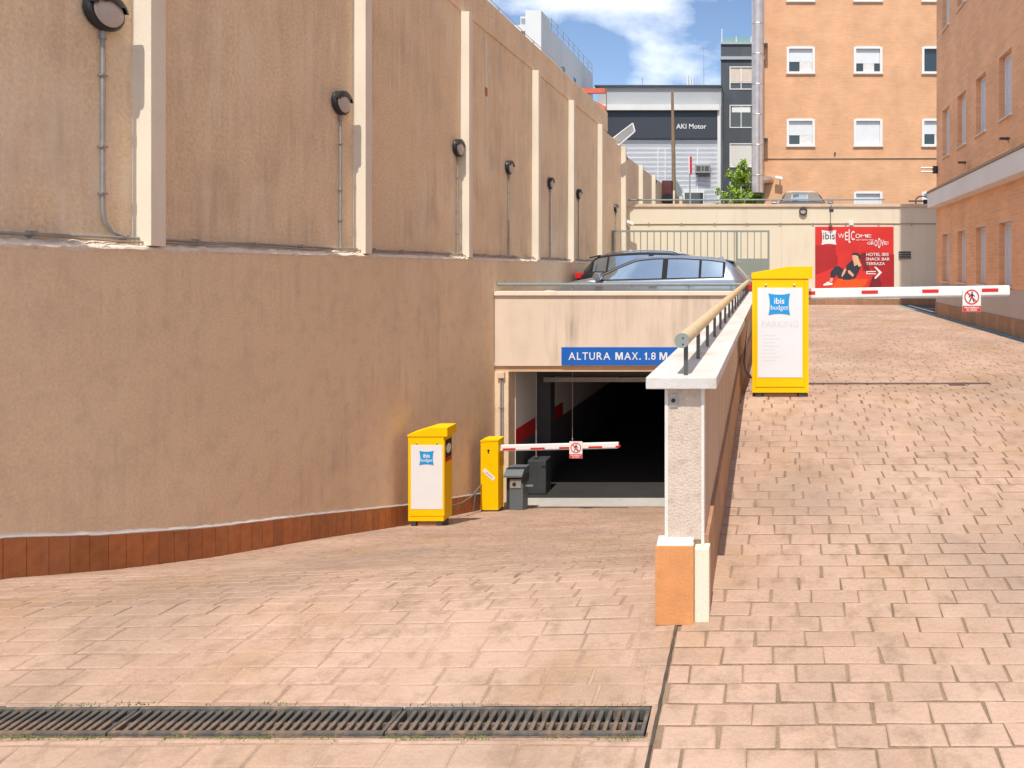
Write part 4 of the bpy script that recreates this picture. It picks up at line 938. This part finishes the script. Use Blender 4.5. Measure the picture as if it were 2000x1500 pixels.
flat('print_shape', M['poster_sh'], [[(1310, 1080), (1430, 1110), (1470, 1210), (1440, 1290), (1240, 1290)], [(1090, 700), (1190, 660), (1240, 930), (1270, 990), (1180, 1000), (1100, 830)]], 2.5)
flat('print_figure', M['cloth'], [[(560, 1020), (640, 910), (700, 900), (790, 960), (800, 1120), (720, 1130), (660, 1060), (640, 1110), (560, 1100)], [(760, 1100), (850, 980), (840, 900), (940, 800), (1000, 850), (1060, 850), (1100, 920), (1040, 1060), (990, 1130), (900, 1150), (790, 1150)],
     [(940, 690), (980, 670), (1050, 670), (1095, 720), (1100, 790), (1060, 760), (1040, 720), (950, 710)]], 3)
flat('print_figure', M['hair'], [[(1000, 710), (1050, 730), (1070, 810), (1110, 900), (1060, 920), (1030, 840), (1000, 830)]], 4)
flat('print_figure', M['skin'], [[(950, 715), (1010, 712), (1025, 790), (1000, 830), (970, 830), (955, 780)], [(970, 830), (1040, 820), (1040, 880), (985, 910)], [(780, 1010), (815, 950), (840, 960), (820, 1030), (770, 1100), (755, 1080)], [(870, 980), (910, 985), (980, 1060), (960, 1100), (880, 1030)], [(560, 1120), (610, 1120), (590, 1190), (545, 1180)]], 5)
flat('print_figure', M['white'], [[(435, 1230), (520, 1180), (560, 1200), (605, 1210), (590, 1240), (440, 1255)]], 5)
flat('print_figure', M['poster_or'], [[(840, 1165), (890, 1165), (885, 1255), (845, 1255)]], 4)
lg_ = pillow(MB(), *q(535, 398), PX(1574.5) - PX(1560), YP - .012, YP - .001).build('emblem', M['white'], brd)
text('lettering', 'ibis', .33, M['black'], brd, *(lambda p: (p[0], YP - .013, p[1]))(q(535, 432)), .004, .92, align='CENTER')
def word(chars):
    for ch, x0, x1, ya, yb in chars:
        (xa, zb_), (xb, za) = q(x0, yb), q(x1, ya)
        o = text('lettering', ch, 1.0, M['white'], brd, 0, 0, 0, 0 if ch in 'MW' else .010)
        bb = o.data.vertices; mnx = min(v.co.x for v in bb); mxx = max(v.co.x for v in bb); mnz = min(v.co.z for v in bb); mxz = max(v.co.z for v in bb)
        for v in bb:
            v.co.x = (v.co.x - mnx) / (mxx - mnx) * (xb - xa); v.co.z = (v.co.z - mnz) / (mxz - mnz) * (za - zb_)
        o.location = Vector((xa, YP - .014, zb_)) - top_loc(brd)
word([('W', 697, 810, 330, 415), ('E', 822, 872, 300, 450), ('C', 925, 990, 285, 450), ('O', 1005, 1085, 335, 410), ('M', 1095, 1195, 345, 400), ('E', 1205, 1285, 345, 400)])
word([('G', 1212, 1275, 478, 525), ('R', 1283, 1335, 470, 530), ('O', 1343, 1392, 440, 558), ('O', 1402, 1448, 405, 592), ('V', 1455, 1510, 440, 555), ('E', 1518, 1565, 468, 530), ('!', 1575, 1588, 472, 526)])
flat('lettering', M['white'], [[(884, 255), (902, 255), (902, 470), (918, 470), (918, 492), (884, 492)]], 5)
word([('GET INTO THE', 1015, 1320, 432, 455)])
word([('HOTEL IBIS', 1197, 1592, 672, 728), ('SNACK BAR', 1190, 1612, 755, 808), ('TERRAZA', 1190, 1528, 838, 888)])
ar = MB(); ar.prism([q(*a) for a in ((1335, 920), (1370, 920), (1475, 1020), (1370, 1128), (1335, 1128), (1420, 1020))], YP - .015, YP - .009, 'xz')
ar.prism([q(*a) for a in ((1197, 995), (1365, 995), (1365, 1012), (1197, 1012))], YP - .015, YP - .009, 'xz'); ar.prism([q(*a) for a in ((1197, 1035), (1365, 1035), (1365, 1050), (1197, 1050))], YP - .015, YP - .009, 'xz')
ar.prism([q(*a) for a in ((1197, 1012), (1212, 1012), (1212, 1035), (1197, 1035))], YP - .015, YP - .009, 'xz'); ar.build('arrow', M['white'], brd)

# ------------------------------------------------------------------ walls with openings
def wall_open(axis, const, u0, u1, v0, v1, ops, depth, sgn):
    """axis 'x': wall in the xz plane at y = const; 'y': wall in the yz plane at x = const; recess runs along +sgn"""
    us = sorted(set([u0, u1] + [o[0] for o in ops] + [o[1] for o in ops])); vs = sorted(set([v0, v1] + [o[2] for o in ops] + [o[3] for o in ops]))
    P = (lambda u, v, d=0: (u, const + sgn * d, v)) if axis == 'x' else (lambda u, v, d=0: (const + sgn * d, u, v))
    mb = MB()
    for a, b in zip(us[:-1], us[1:]):
        for c, d in zip(vs[:-1], vs[1:]):
            if any(o[0] <= (a + b) / 2 <= o[1] and o[2] <= (c + d) / 2 <= o[3] for o in ops): continue
            mb.quad(P(a, c), P(b, c), P(b, d), P(a, d))
    for o in ops:
        a, b, c, d = o
        for e, f in (((a, c), (b, c)), ((b, c), (b, d)), ((b, d), (a, d)), ((a, d), (a, c))): mb.quad(P(*e), P(*f), P(*f, depth), P(*e, depth))
    return mb

# far brick building
YF = 28.5
fb = thing('brick_block', 'sunlit orange brick apartment block with square white windows behind the terrace', 'building', (5, YF, 1.2))
XF = lambda p: X_(p, YF); ZF = lambda p: Z_(p, YF)
cols = [(1538, 1590), (1669, 1722), (1802, 1854), (1935, 1987)]; rws = [(-49, 2.5), (92, 143), (233, 285), (375, 425)]
ops = [(XF(a), XF(b), ZF(d), ZF(c)) for a, b in cols for c, d in rws]
wall_open('x', YF, XF(1493), 14, 1.0, 19, ops, .12, 1).build('facade', M['brick_far'], fb)
B(XF(1493), 14, YF + .13, YF + 12, 1.0, 19).build('core', M['brick_far'], fb)
MB().quad((XF(1493), YF, 1), (XF(1493), YF + .13, 1), (XF(1493), YF + .13, 19), (XF(1493), YF, 19)).build('side_wall', M['brick_far'], fb)
rw_ = random.Random(21)
for ci_, (a, b) in enumerate(cols):
    for ri, (c, d) in enumerate(rws):
        x0, x1, z0, z1 = XF(a), XF(b), ZF(d), ZF(c); y = YF + .03
        w = MB().box(x0 - .03, x0 + .07, y - .05, y + .07, z0, z1).box(x1 - .07, x1 + .03, y - .05, y + .07, z0, z1).box(x0 + .07, x1 - .07, y - .05, y + .07, z1 - .07, z1 + .03).box(x0 + .07, x1 - .07, y - .05, y + .07, z0, z0 + .07).build('window', M['win_frame'], fb)
        MB().box(x0 + .07, x1 - .07, y + .05, y + .06, z0 + .07, z1 - .07).build('pane', M['glass'], w)
        drop = [.55, .62, 0, .6][ci_] if ri == 1 else [.6, .98, .55, .7][ci_] if ri == 2 else .98 if ri == 3 else .7
        if drop: MB().box(x0 + .075, x1 - .075, y + .035, y + .048, z1 - .07 - (z1 - z0 - .14) * drop, z1 - .07).build('blind', M['blind'], w)
        if 0 < drop < .9:
            zt_ = z1 - .07 - (z1 - z0 - .14) * drop
            f0 = rw_.choice((.12, .3, .45)); xa_, xb_ = x0 + .08 + f0 * (x1 - x0 - .16), x1 - .08 - rw_.choice((0, 0, .2)) * (x1 - x0); n_ = 24
            mb = MB(); v_ = []
            for k in range(n_ + 1):
                xx = xa_ + (xb_ - xa_) * k / n_; yy_ = y + .036 + .008 * math.sin(k * 1.9); v_ += [(xx, yy_, z0 + .072), (xx, yy_, zt_ + .02)]
            mb.add(v_, [(2 * k, 2 * k + 2, 2 * k + 3, 2 * k + 1) for k in range(n_)]); mb.build('curtain', M['curtain'], w, smooth=True)
        B(x0 - .06, x1 + .06, YF - .06, YF + .03, z0 - .06, z0 - .002).build('sill', M['sill'], w)
cdf = thing('wall_conduit', 'thin conduit running level across the orange brick block', 'conduit', (2, YF, ZF(309)))
MB().tube([(XF(1495), YF - .02, ZF(312)), (XF(1500), YF - .02, ZF(310)), (XF(1832), YF - .02, ZF(309))], .02, 6).build('pipe', M['conduit_br'], cdf)
B(XF(1629), XF(1632), YF - .06, YF, ZF(303), ZF(298)).build('fitting', M['dgrey_metal'], cdf)
fl = thing('steel_flue', 'tall shiny steel flue rising beside the brick block', 'flue', (XF(1480), YF - .35, 3))
fx, fy = X_(1480, 28.0), 28.0
MB().tube([(fx, fy, Z_(377, 28)), (fx, fy, 19.5)], .255, 24).build('pipe', M['steel'], fl, smooth=True)
for i in range(12): MB().lathe([(.262, 0), (.268, .015), (.262, .03)], (fx, fy, 3.9 + i * 1.27), (0, 0, 1), 24).build('joint_band', M['steel'], fl)
MB().tube([(fx, fy, Z_(352, 28)), (fx + .35, fy + .25, Z_(349, 28)), (fx + .55, fy + .6, Z_(348, 28))], .17, 16).build('elbow', M['steel'], fl, smooth=True)
for z in (5.5, 9.5, 13.5): B(fx + .2, fx + .42, fy, fy + .5, z, z + .05).build('bracket', M['galv'], fl)
sc = thing('security_camera', 'white security camera on the orange brick block', 'camera', (XF(1521), YF - .2, ZF(352)))
mt = Matrix.Translation((XF(1521), YF - .25, ZF(349))) @ Matrix.Rotation(R(12), 4, 'Y')
MB().box(-.16, .16, -.08, .08, -.06, .06, mt).build('housing', M['white'], sc, bevel=.015)
MB().tube([(XF(1523), YF - .2, ZF(352)), (XF(1524), YF, ZF(356))], .03, 8).build('bracket', M['white'], sc)

# right brick building
XR = 4.1; YR1 = 16.7
rb = thing('brick_house', 'shaded brown brick building with white band and tall narrow windows beside the driveway', 'building', (XR, 12, -1.15))
wy = [(15.5, 16.13), (14.17, 14.80), (12.83, 13.46), (11.44, 12.08), (10.05, 10.7), (8.7, 9.3)]
wz = [(-.30, .83), (2.68, 3.82), (5.72, 6.86)]
ops = [(a, b, c, d) for a, b in wy for c, d in wz]
wall_open('y', XR, 2, YR1, -.36, 12, ops, .16, 1).build('facade', M['brick_near'], rb)
MB().box(XR + .17, 9, 2, YR1 - .002, -1.2, 12).build('core', M['brick_near'], rb)
MB().quad((XR, YR1, -.36), (XR + .2, YR1, -.36), (XR + .2, YR1, 12), (XR, YR1, 12)).build('end_wall', M['brick_near'], rb)
MB().box(XR, XR + .17, 2, YR1, 11.99, 12.05).build('roof_edge', M['band'], rb)
B(XR - .012, XR + .17, 2, YR1 + .012, -.84, -.362).build('plinth', M['plinth'], rb)
y = 6.0
while y < YR1 - .05:
    mb = MB(); mb.cur = rt.random(); L = min(.2, YR1 - y); mb.box(XR - .03, XR + .1, y + .003, y + L - .003, -1.2, -.842).build('tile', M['tile2'], rb); y += L
MB().prism([(XR - .18, 1.54), (XR + .05, 1.50), (XR + .05, 1.95), (XR - .18, 1.90)], 2, YR1 + .22, 'xz').build('band', M['band'], rb)
B(XR - .20, XR + .06, 2, YR1 + .24, 1.91, 1.96).build('flashing', M['conduit_br'], rb)
for i, (a, b) in enumerate(wy):
    for (c, d) in wz:
        w = MB().box(XR + .10, XR + .155, a + .004, a + .05, c + .004, d - .004).box(XR + .10, XR + .155, b - .05, b - .004, c + .004, d - .004).box(XR + .10, XR + .155, a + .05, b - .05, d - .05, d - .004).build('window', M['win_frame'], rb)
        nsl = 16; hh = (d - c - .06) / nsl
        mb = MB()
        for k in range(nsl): mb.box(XR + .115, XR + .135, a + .05, b - .05, c + .01 + k * hh, c + .01 + (k + 1) * hh - .004)
        mb.box(XR + .125, XR + .145, a + .05, b - .05, c + .005, d - .05); mb.build('roller_shutter', M['shutter'], w)
        B(XR - .04, XR + .15, a - .03, b + .03, c - .035, c - .001).build('sill', M['sill'], w)
        B(XR - .004, XR + .01, a - .02, b + .02, d + .001, d + .03).build('lintel', M['sill'], w)
for Y, lab in ((11.35, 'small black spotlight on the white band over the fourth narrow window'), (13.9, 'small black spotlight on the white band between second and third narrow windows')):
    t = thing('spotlight', lab, 'spotlight', (XR - .1, Y, 1.96))
    MB().tube([(XR - .06, Y, 1.96), (XR - .06, Y, 2.14), (XR - .10, Y, 2.20)], .014, 8).build('stem', M['conduit_br'], t)
    B(XR - .24, XR - .07, Y - .04, Y + .04, 2.20, 2.24).build('head', M['lamp_black'], t, bevel=.01)
    B(XR - .09, XR - .03, Y - .04, Y + .04, 1.96, 2.0).build('foot', M['galv'], t)
t = thing('bracket_arm', 'small steel bracket sticking out from the corner of the brown brick building', 'bracket', (XR, 16.6, 2.2))
for z in (2.42, 2.52): MB().tube([(XR, 16.6, z), (XR - .42, 16.6, z)], .018, 6).build('tube', M['galv'], t)
B(XR - .12, XR, 16.56, 16.64, 2.38, 2.56).build('plate', M['lamp_black'], t)

# ------------------------------------------------------------------ far buildings
YS = 48.0
sh = thing('showroom', 'showroom building with white louvred front and navy AKI Motor fascia', 'building', (-8, YS, 1.2))
XS = lambda p: X_(p, YS); ZS = lambda p: Z_(p, YS)
B(XS(1165), XS(1408), YS + .3, YS + 14, .5, ZS(168)).build('wall', M['lgrey'], sh)
B(XS(1160), XS(1409), YS + .1, YS + 14, ZS(168), ZS(165)).build('roof_edge', M['slate'], sh)
B(XS(1170), XS(1406), YS - .5, YS + .3, ZS(218), ZS(207)).build('canopy', M['tower'], sh)
fa = B(XS(1170), XS(1402), YS - .25, YS + .3, ZS(272), ZS(218)).build('fascia', M['navy'], sh)
text('lettering', 'AKI Motor', .50, M['white'], fa, XS(1322), YS - .27, ZS(252.8), .010, .96)
B(XS(1402), XS(1408), YS - .3, YS + .3, .8, ZS(207)).build('corner_column', M['tower'], sh)
z = ZS(273); lm = MB().prism([(-.02, -.30), (.0, -.30), (.10, -.02), (.10, .0), (-.02, .0)], XS(1190), XS(1402), 'yz')
while z > 1.5:
    mb = MB(); mb.v = [(x, y * -1 + YS + .05, zz + z) for x, y, zz in lm.v]; mb.f = lm.f; mb.a = lm.a; mb.build('louvre', M['louver'], sh); z -= .335
B(XS(1190), XS(1402), YS + .1, YS + .2, .8, ZS(273)).build('louvre_backing', M['slate'], sh)
for p in (1285, 1299, 1362): B(XS(p), XS(p + 1.6), YS - .12, YS - .06, 1.5, ZS(290)).build('mullion', M['louver'], sh)
w = B(XS(1336), XS(1376), YS - .2, YS - .1, .9, ZS(373)).build('window', M['win_frame'], sh)
for a, b in ((1338, 1347.5), (1350, 1374)): B(XS(a), XS(b), YS - .22, YS - .19, .9, ZS(377)).build('pane', M['glass'], w)
t = thing('aircon_unit', 'grey air conditioning unit hung on the white louvred showroom front', 'air conditioner', (XS(1374), YS - .4, ZS(340)))
B(XS(1359), XS(1388), YS - .55, YS - .15, ZS(340), ZS(323)).build('case', M['conduit'], t, bevel=.02)
for a, b in ((1362, 1370), (1372, 1376), (1378, 1386)): B(XS(a), XS(b), YS - .565, YS - .55, ZS(336), ZS(327)).build('grille', M['garage_grey'], t)
B(XS(1360), XS(1387), YS - .5, YS - .2, ZS(343.5), ZS(340.2)).build('bracket', M['dgrey_metal'], t)
t = thing('roof_antenna', 'white antenna panels on the flat showroom roof', 'antenna', (XS(1338), YS + 3, ZS(165)))
for p, h in ((1331, 146), (1337, 152), (1342, 151)): B(XS(p), XS(p + 3.2), YS + 3, YS + 3.2, Z_(166, YS + 3), Z_(h, YS + 3)).build('panel', M['tower'], t)
for lab, p, h in (('tall thin aerial mast on the roof of the showroom', 1369, 90), ('short aerial mast with crosspiece on the showroom roof', 1244, 150)):
    t = thing('roof_aerial', lab, 'antenna', (XS(p), YS + 2, ZS(166)))
    MB().tube([(XS(p), YS + 2, ZS(168)), (XS(p), YS + 2, Z_(h, YS + 2))], .02, 6).build('mast', M['galv'], t)
    B(XS(p) - .2, XS(p) + .2, YS + 1.98, YS + 2.02, Z_(h + 4, YS + 2) - .02, Z_(h + 4, YS + 2)).build('crosspiece', M['galv'], t)
YD = 50.0
db = thing('slate_block', 'slate grey apartment block with white framed windows and glass roof railing', 'building', (-2.6, YD, 1.2))
XD = lambda p: X_(p, YD); ZD = lambda p: Z_(p, YD)
wr = [(130, 175), (205, 250), (280, 327), (355, 400)]; x0, x1 = XD(1425), XD(1470)
wall_open('x', YD, XD(1408), 2.5, .5, ZD(85), [(x0, x1, ZD(b), ZD(a)) for a, b in wr], .3, 1).build('facade', M['slate'], db)
B(XD(1408), 2.5, YD + .31, YD + 9, .5, ZD(85)).build('core', M['slate'], db)
MB().quad((XD(1408), YD, .5), (XD(1408), YD + .31, .5), (XD(1408), YD + .31, ZD(85)), (XD(1408), YD, ZD(85))).build('side_wall', M['slate'], db)
B(XD(1407), 2.5, YD - .12, YD + .2, ZD(117), ZD(111)).build('cornice', M['lgrey'], db)
B(XD(1407.5), 2.5, YD - .1, YD + .2, ZD(87), ZD(83)).build('roof_edge', M['lgrey'], db)
gl = B(XD(1413), 2.5, YD + .1, YD + .14, ZD(83), ZD(71)).build('glass_railing', M['glass_green'], db)
for p in (1409, 1437, 1466): B(XD(p), XD(p + 1.6), YD + .05, YD + .2, ZD(84), ZD(56 if p == 1409 else 71)).build('railing_post', M['tower'], gl)
for i, (a, b) in enumerate(wr):
    z0, z1 = ZD(b), ZD(a); f = .07
    w = MB().box(x0, x0 + f, YD - .03, YD + .1, z0, z1).box(x1 - f, x1, YD - .03, YD + .1, z0, z1).box(x0 + f, x1 - f, YD - .03, YD + .1, z1 - f, z1).box(x0 + f, x1 - f, YD - .03, YD + .1, z0, z0 + f).build('window', M['win_frame'], db)
    if i == 2: B(x0 + f, x1 - f, YD + .02, YD + .08, z0 + f, z1 - f).build('roller_shutter', M['curtain'], w); continue
    B(x0 + f, x1 - f, YD + .06, YD + .08, z0 + f, z1 - f).build('pane', M['glass'], w)
    B((x0 + x1) / 2 - .03, (x0 + x1) / 2 + .03, YD - .01, YD + .07, z0 + f, z1 - f).build('mullion', M['win_frame'], w)
    if i == 0: B(x0 + f, x1 - f, YD - .01, YD + .07, z0 + .5, z0 + .56).build('transom', M['win_frame'], w); B(x0 + f, x1 - f, YD + .03, YD + .05, z0 + .6, z1 - f).build('blind', M['sill'], w)
    if i == 1: B(x0 + f + .1, x1 - f - .1, YD + .03, YD + .05, z1 - .55, z1 - f).build('blind', M['white'], w)

# white block over the left wall
YT = 40.0; xc = X_(1057, YT)
wt = thing('white_block', 'pale weathered building rising behind the tall brown wall', 'building', (xc - 1.5, YT, 1.2))
B(xc - 5.5, xc, YT + 1.6, 51.5, .5, 15.05).build('wall', M['tower'], wt)
B(xc - .95, xc, YT, YT + 1.6, .5, Z_(20, YT)).build('stair_tower', M['tower'], wt)
B(xc - 2.6, xc - .95, YT + .3, YT + 1.6, .5, Z_(45, YT)).build('lower_tower', M['tower'], wt)
for x in (xc - 1.7, xc - 1.35): B(x, x + .28, YT + .24, YT + .3, Z_(66, YT), Z_(58, YT)).build('window', M['glass'], wt)
rl_ = MB()
for i in range(9): rl_.tube([(xc - .05, 42 + i * 1.18, 15.05), (xc - .05, 42 + i * 1.18, 15.75)], .025, 6)
for z in (15.4, 15.75): rl_.tube([(xc - .05, 41.7, z), (xc - .05, 51.4, z)], .022, 6)
rl_.build('roof_railing', M['galv'], wt)
for y in (44, 46.5, 49.2): B(xc - .02, xc + .02, y, y + .5, 12.6, 13.4).build('window', M['glass'], wt)
t = thing('roof_unit', 'small white rooftop air conditioning unit beside the pale stair tower', 'air conditioner', (X_(1028, YT), YT + .8, Z_(45, YT)))
B(X_(1010, YT), X_(1026, YT), YT + .5, YT + 1.0, Z_(45, YT) + .002, Z_(26, YT)).build('case', M['tower'], t, bevel=.03)
B(X_(1012, YT), X_(1024, YT), YT + .48, YT + .5, Z_(41, YT), Z_(30, YT)).build('grille', M['conduit'], t)
# cables and little rail on top of the brown wall
t = thing('wall_top_rail', 'thin wire rail along the top of the tall brown wall', 'railing', (XU, 10, 4.36))
MB().tube([(XU - .1, 6.5 + i * .8, 4.58 + .012 * math.sin(i * 2.1)) for i in range(12)], .008, 6).build('wire', M['galv'], t)
for i in range(6): MB().tube([(XU - .1, 6.6 + i * 1.7, 4.44), (XU - .1, 6.6 + i * 1.7, 4.59)], .01, 6).build('post', M['galv'], t)

# red frame at the end of the tall wall, tilted white frame further on
t = thing('red_gantry', 'red steel frame with sagging sheet at the end of the tall brown wall', 'frame', (-5.0, 19.1, 4.2))
yy = 19.1; A = lambda p, q_: (X_(p, yy), Z_(q_, yy))
MB().prism([A(1134, 183), A(1183, 182), A(1183, 173), A(1134, 173)], yy - .05, yy + .05, 'xz').build('beam', M['orange_red'], t)
MB().prism([A(1150, 191), A(1183, 208), A(1183, 218), A(1166, 206)], yy - .02, yy + .02, 'xz').build('sheet', M['orange_red'], t)
MB().tube([(X_(1184, yy), yy, Z_(173, yy)), (X_(1184.5, yy), yy, Z_(195, yy)), (X_(1184, yy), yy, Z_(262, yy))], .016, 6).build('chain', M['wood'], t)
MB().tube([(X_(1140, yy), yy, Z_(182, yy)), (X_(1140, yy), yy, 3.9)], .03, 6).build('post', M['orange_red'], t)
t = thing('tilted_panel', 'white tilted panel frame propped on top of the brown wall', 'frame', (-4.6, 20.2, 3.8))
yy = 20.2
pa = [A2 for A2 in ((X_(1195, yy), Z_(272, yy)), (X_(1236, yy), Z_(241, yy)), (X_(1240, yy), Z_(257, yy)), (X_(1209, yy), Z_(284, yy)))]
fr = MB()
for a, b in ((0, 1), (1, 2), (2, 3), (3, 0)): fr.tube([(pa[a][0], yy, pa[a][1]), (pa[b][0], yy, pa[b][1])], .022, 6)
fr.build('frame', M['white'], t)
MB().prism(pa, yy - .006, yy + .006, 'xz').build('mesh_panel', M['conduit'], t)
MB().tube([(X_(1204, yy), yy, Z_(281, yy)), (XU - .1, yy, 3.84)], .02, 6).build('strut', M['white'], t)
MB().tube([(X_(1199, yy), yy, Z_(278, yy)), (XU - .12, yy + .1, 3.84)], .02, 6).build('strut', M['white'], t)

t = thing('utility_pole', 'weathered wooden utility pole in front of the showroom', 'pole', (X_(1318, 40), 40, 1.2))
MB().tube([(X_(1318, 40), 40, .9), (X_(1315, 40), 40, Z_(280, 40)), (X_(1313, 40), 40, Z_(181, 40))], [.14, .115, .075], 10).build('shaft', M['wood'], t, smooth=True)
MB().lathe([(.08, 0), (.02, .12)], (X_(1313, 40), 40, Z_(181, 40)), (0, 0, 1), 10).build('cap', M['wood'], t)
t = thing('street_sign', 'narrow red and white sign on a thin pole in front of the showroom', 'sign', (X_(1347, 42), 42, 1.2))
MB().tube([(X_(1347, 42), 42, .9), (X_(1347.5, 42), 42, Z_(338, 42))], .04, 8).build('pole', M['galv'], t)
B(X_(1345.5, 42), X_(1351.5, 42), 41.92, 42.06, Z_(340, 42), Z_(306, 42)).build('panel', M['red'], t)
B(X_(1345.3, 42), X_(1347.3, 42), 41.90, 41.925, Z_(340, 42), Z_(306, 42)).build('panel_edge', M['white'], t)
t = thing('red_box', 'dark red boxed lamp fixed on the lower stretch of the brown wall', 'box', (XU, 27, 3.2))
B(XU, XU + .42, 28.2, 28.6, 2.75, 3.75).build('case', mat('maroon', (.10, .025, .02), .5), t, bevel=.02)
MB().lathe([(.2, 0), (.2, .12)], (XU + .25, 28.2, 3.0), (0, -1, 0), 16).build('lens', M['lamp_black'], t)
t = thing('blue_hoarding', 'short grey blue boarding at the foot of the utility pole', 'fence', (X_(1326, 38), 38, 1.2))
for i in range(5): B(X_(1320.5 + i * 2.3, 38), X_(1322.5 + i * 2.3, 38), 38, 38.05, 1.0, Z_(352 + i * 4, 38)).build('board', M['rail_grey'], t)
t = thing('hose_reel', 'coiled black hose hanging on the railing end above the cream wall', 'hose', (X_(1803, YW), YW, 2.1))
MB().tube([(X_(1803, YW) + .22 * math.cos(a), YW + .12, 2.17 + .17 * math.sin(a)) for a in np.linspace(0, 2 * math.pi, 20)], .02, 6).build('coil', M['lamp_black'], t)
B(X_(1805, YW), X_(1814, YW), YW + .05, YW + .2, 2.08, 2.22).build('nozzle', M['lamp_black'], t)

# tree
tt = thing('young_tree', 'bright green leafy young tree between the slate block and steel flue', 'tree', (X_(1452, 30), 30.6, 1.2))
tr0 = Vector((X_(1452, 30.6), 30.6, 1.2)); rt2 = random.Random(9)
tk = MB(); tk.tube([tr0, tr0 + Vector((.03, 0, 1.0)), tr0 + Vector((-.02, .05, 2.0)), tr0 + Vector((.05, 0, 3.8))], [.07, .06, .045, .015], 8)
tips = []
for i in range(30):
    a = rt2.uniform(0, 6.28); z = rt2.uniform(1.0, 2.9); l = rt2.uniform(.6, 1.3) * (1.4 - .25 * z)
    p0 = tr0 + Vector((0, 0, z)); p2 = p0 + Vector((math.cos(a) * l, math.sin(a) * l, l * rt2.uniform(.35, .9))); tk.tube([p0, (p0 + p2) / 2 + Vector((0, 0, .06)), p2], [.025, .016, .006], 5); tips.append((p0, p2))
tk.build('trunk', M['bark'], tt, smooth=True)
lv = MB()
clumps = []
for p0, p2 in tips:
    for k in range(5): clumps.append((p0.lerp(p2, rt2.uniform(.4, 1.1)) + Vector((rt2.gauss(0, .08), rt2.gauss(0, .08), rt2.gauss(0, .06))), rt2.uniform(.09, .2)))
for k in range(16): clumps.append((tr0 + Vector((rt2.gauss(0, .2), rt2.gauss(0, .2), rt2.uniform(2.6, 3.9))), .16))
for c, r_ in clumps:
    for k in range(40):
        d = Vector((rt2.gauss(0, 1), rt2.gauss(0, 1), rt2.gauss(0, .8))).normalized() * r_ * rt2.random() ** .4; p = c + d
        u = Vector((rt2.gauss(0, 1), rt2.gauss(0, 1), rt2.gauss(0, .6))).normalized(); v = u.orthogonal().normalized(); v = (v + u.cross(v) * rt2.gauss(0, 1)).normalized(); s = rt2.uniform(.045, .08)
        lv.cur = rt2.random(); lv.add([p - u * s, p + v * s * .5, p + u * s, p - v * s * .5], [(0, 1, 2, 3)])
lv.build('crown', M['leaf'], tt)
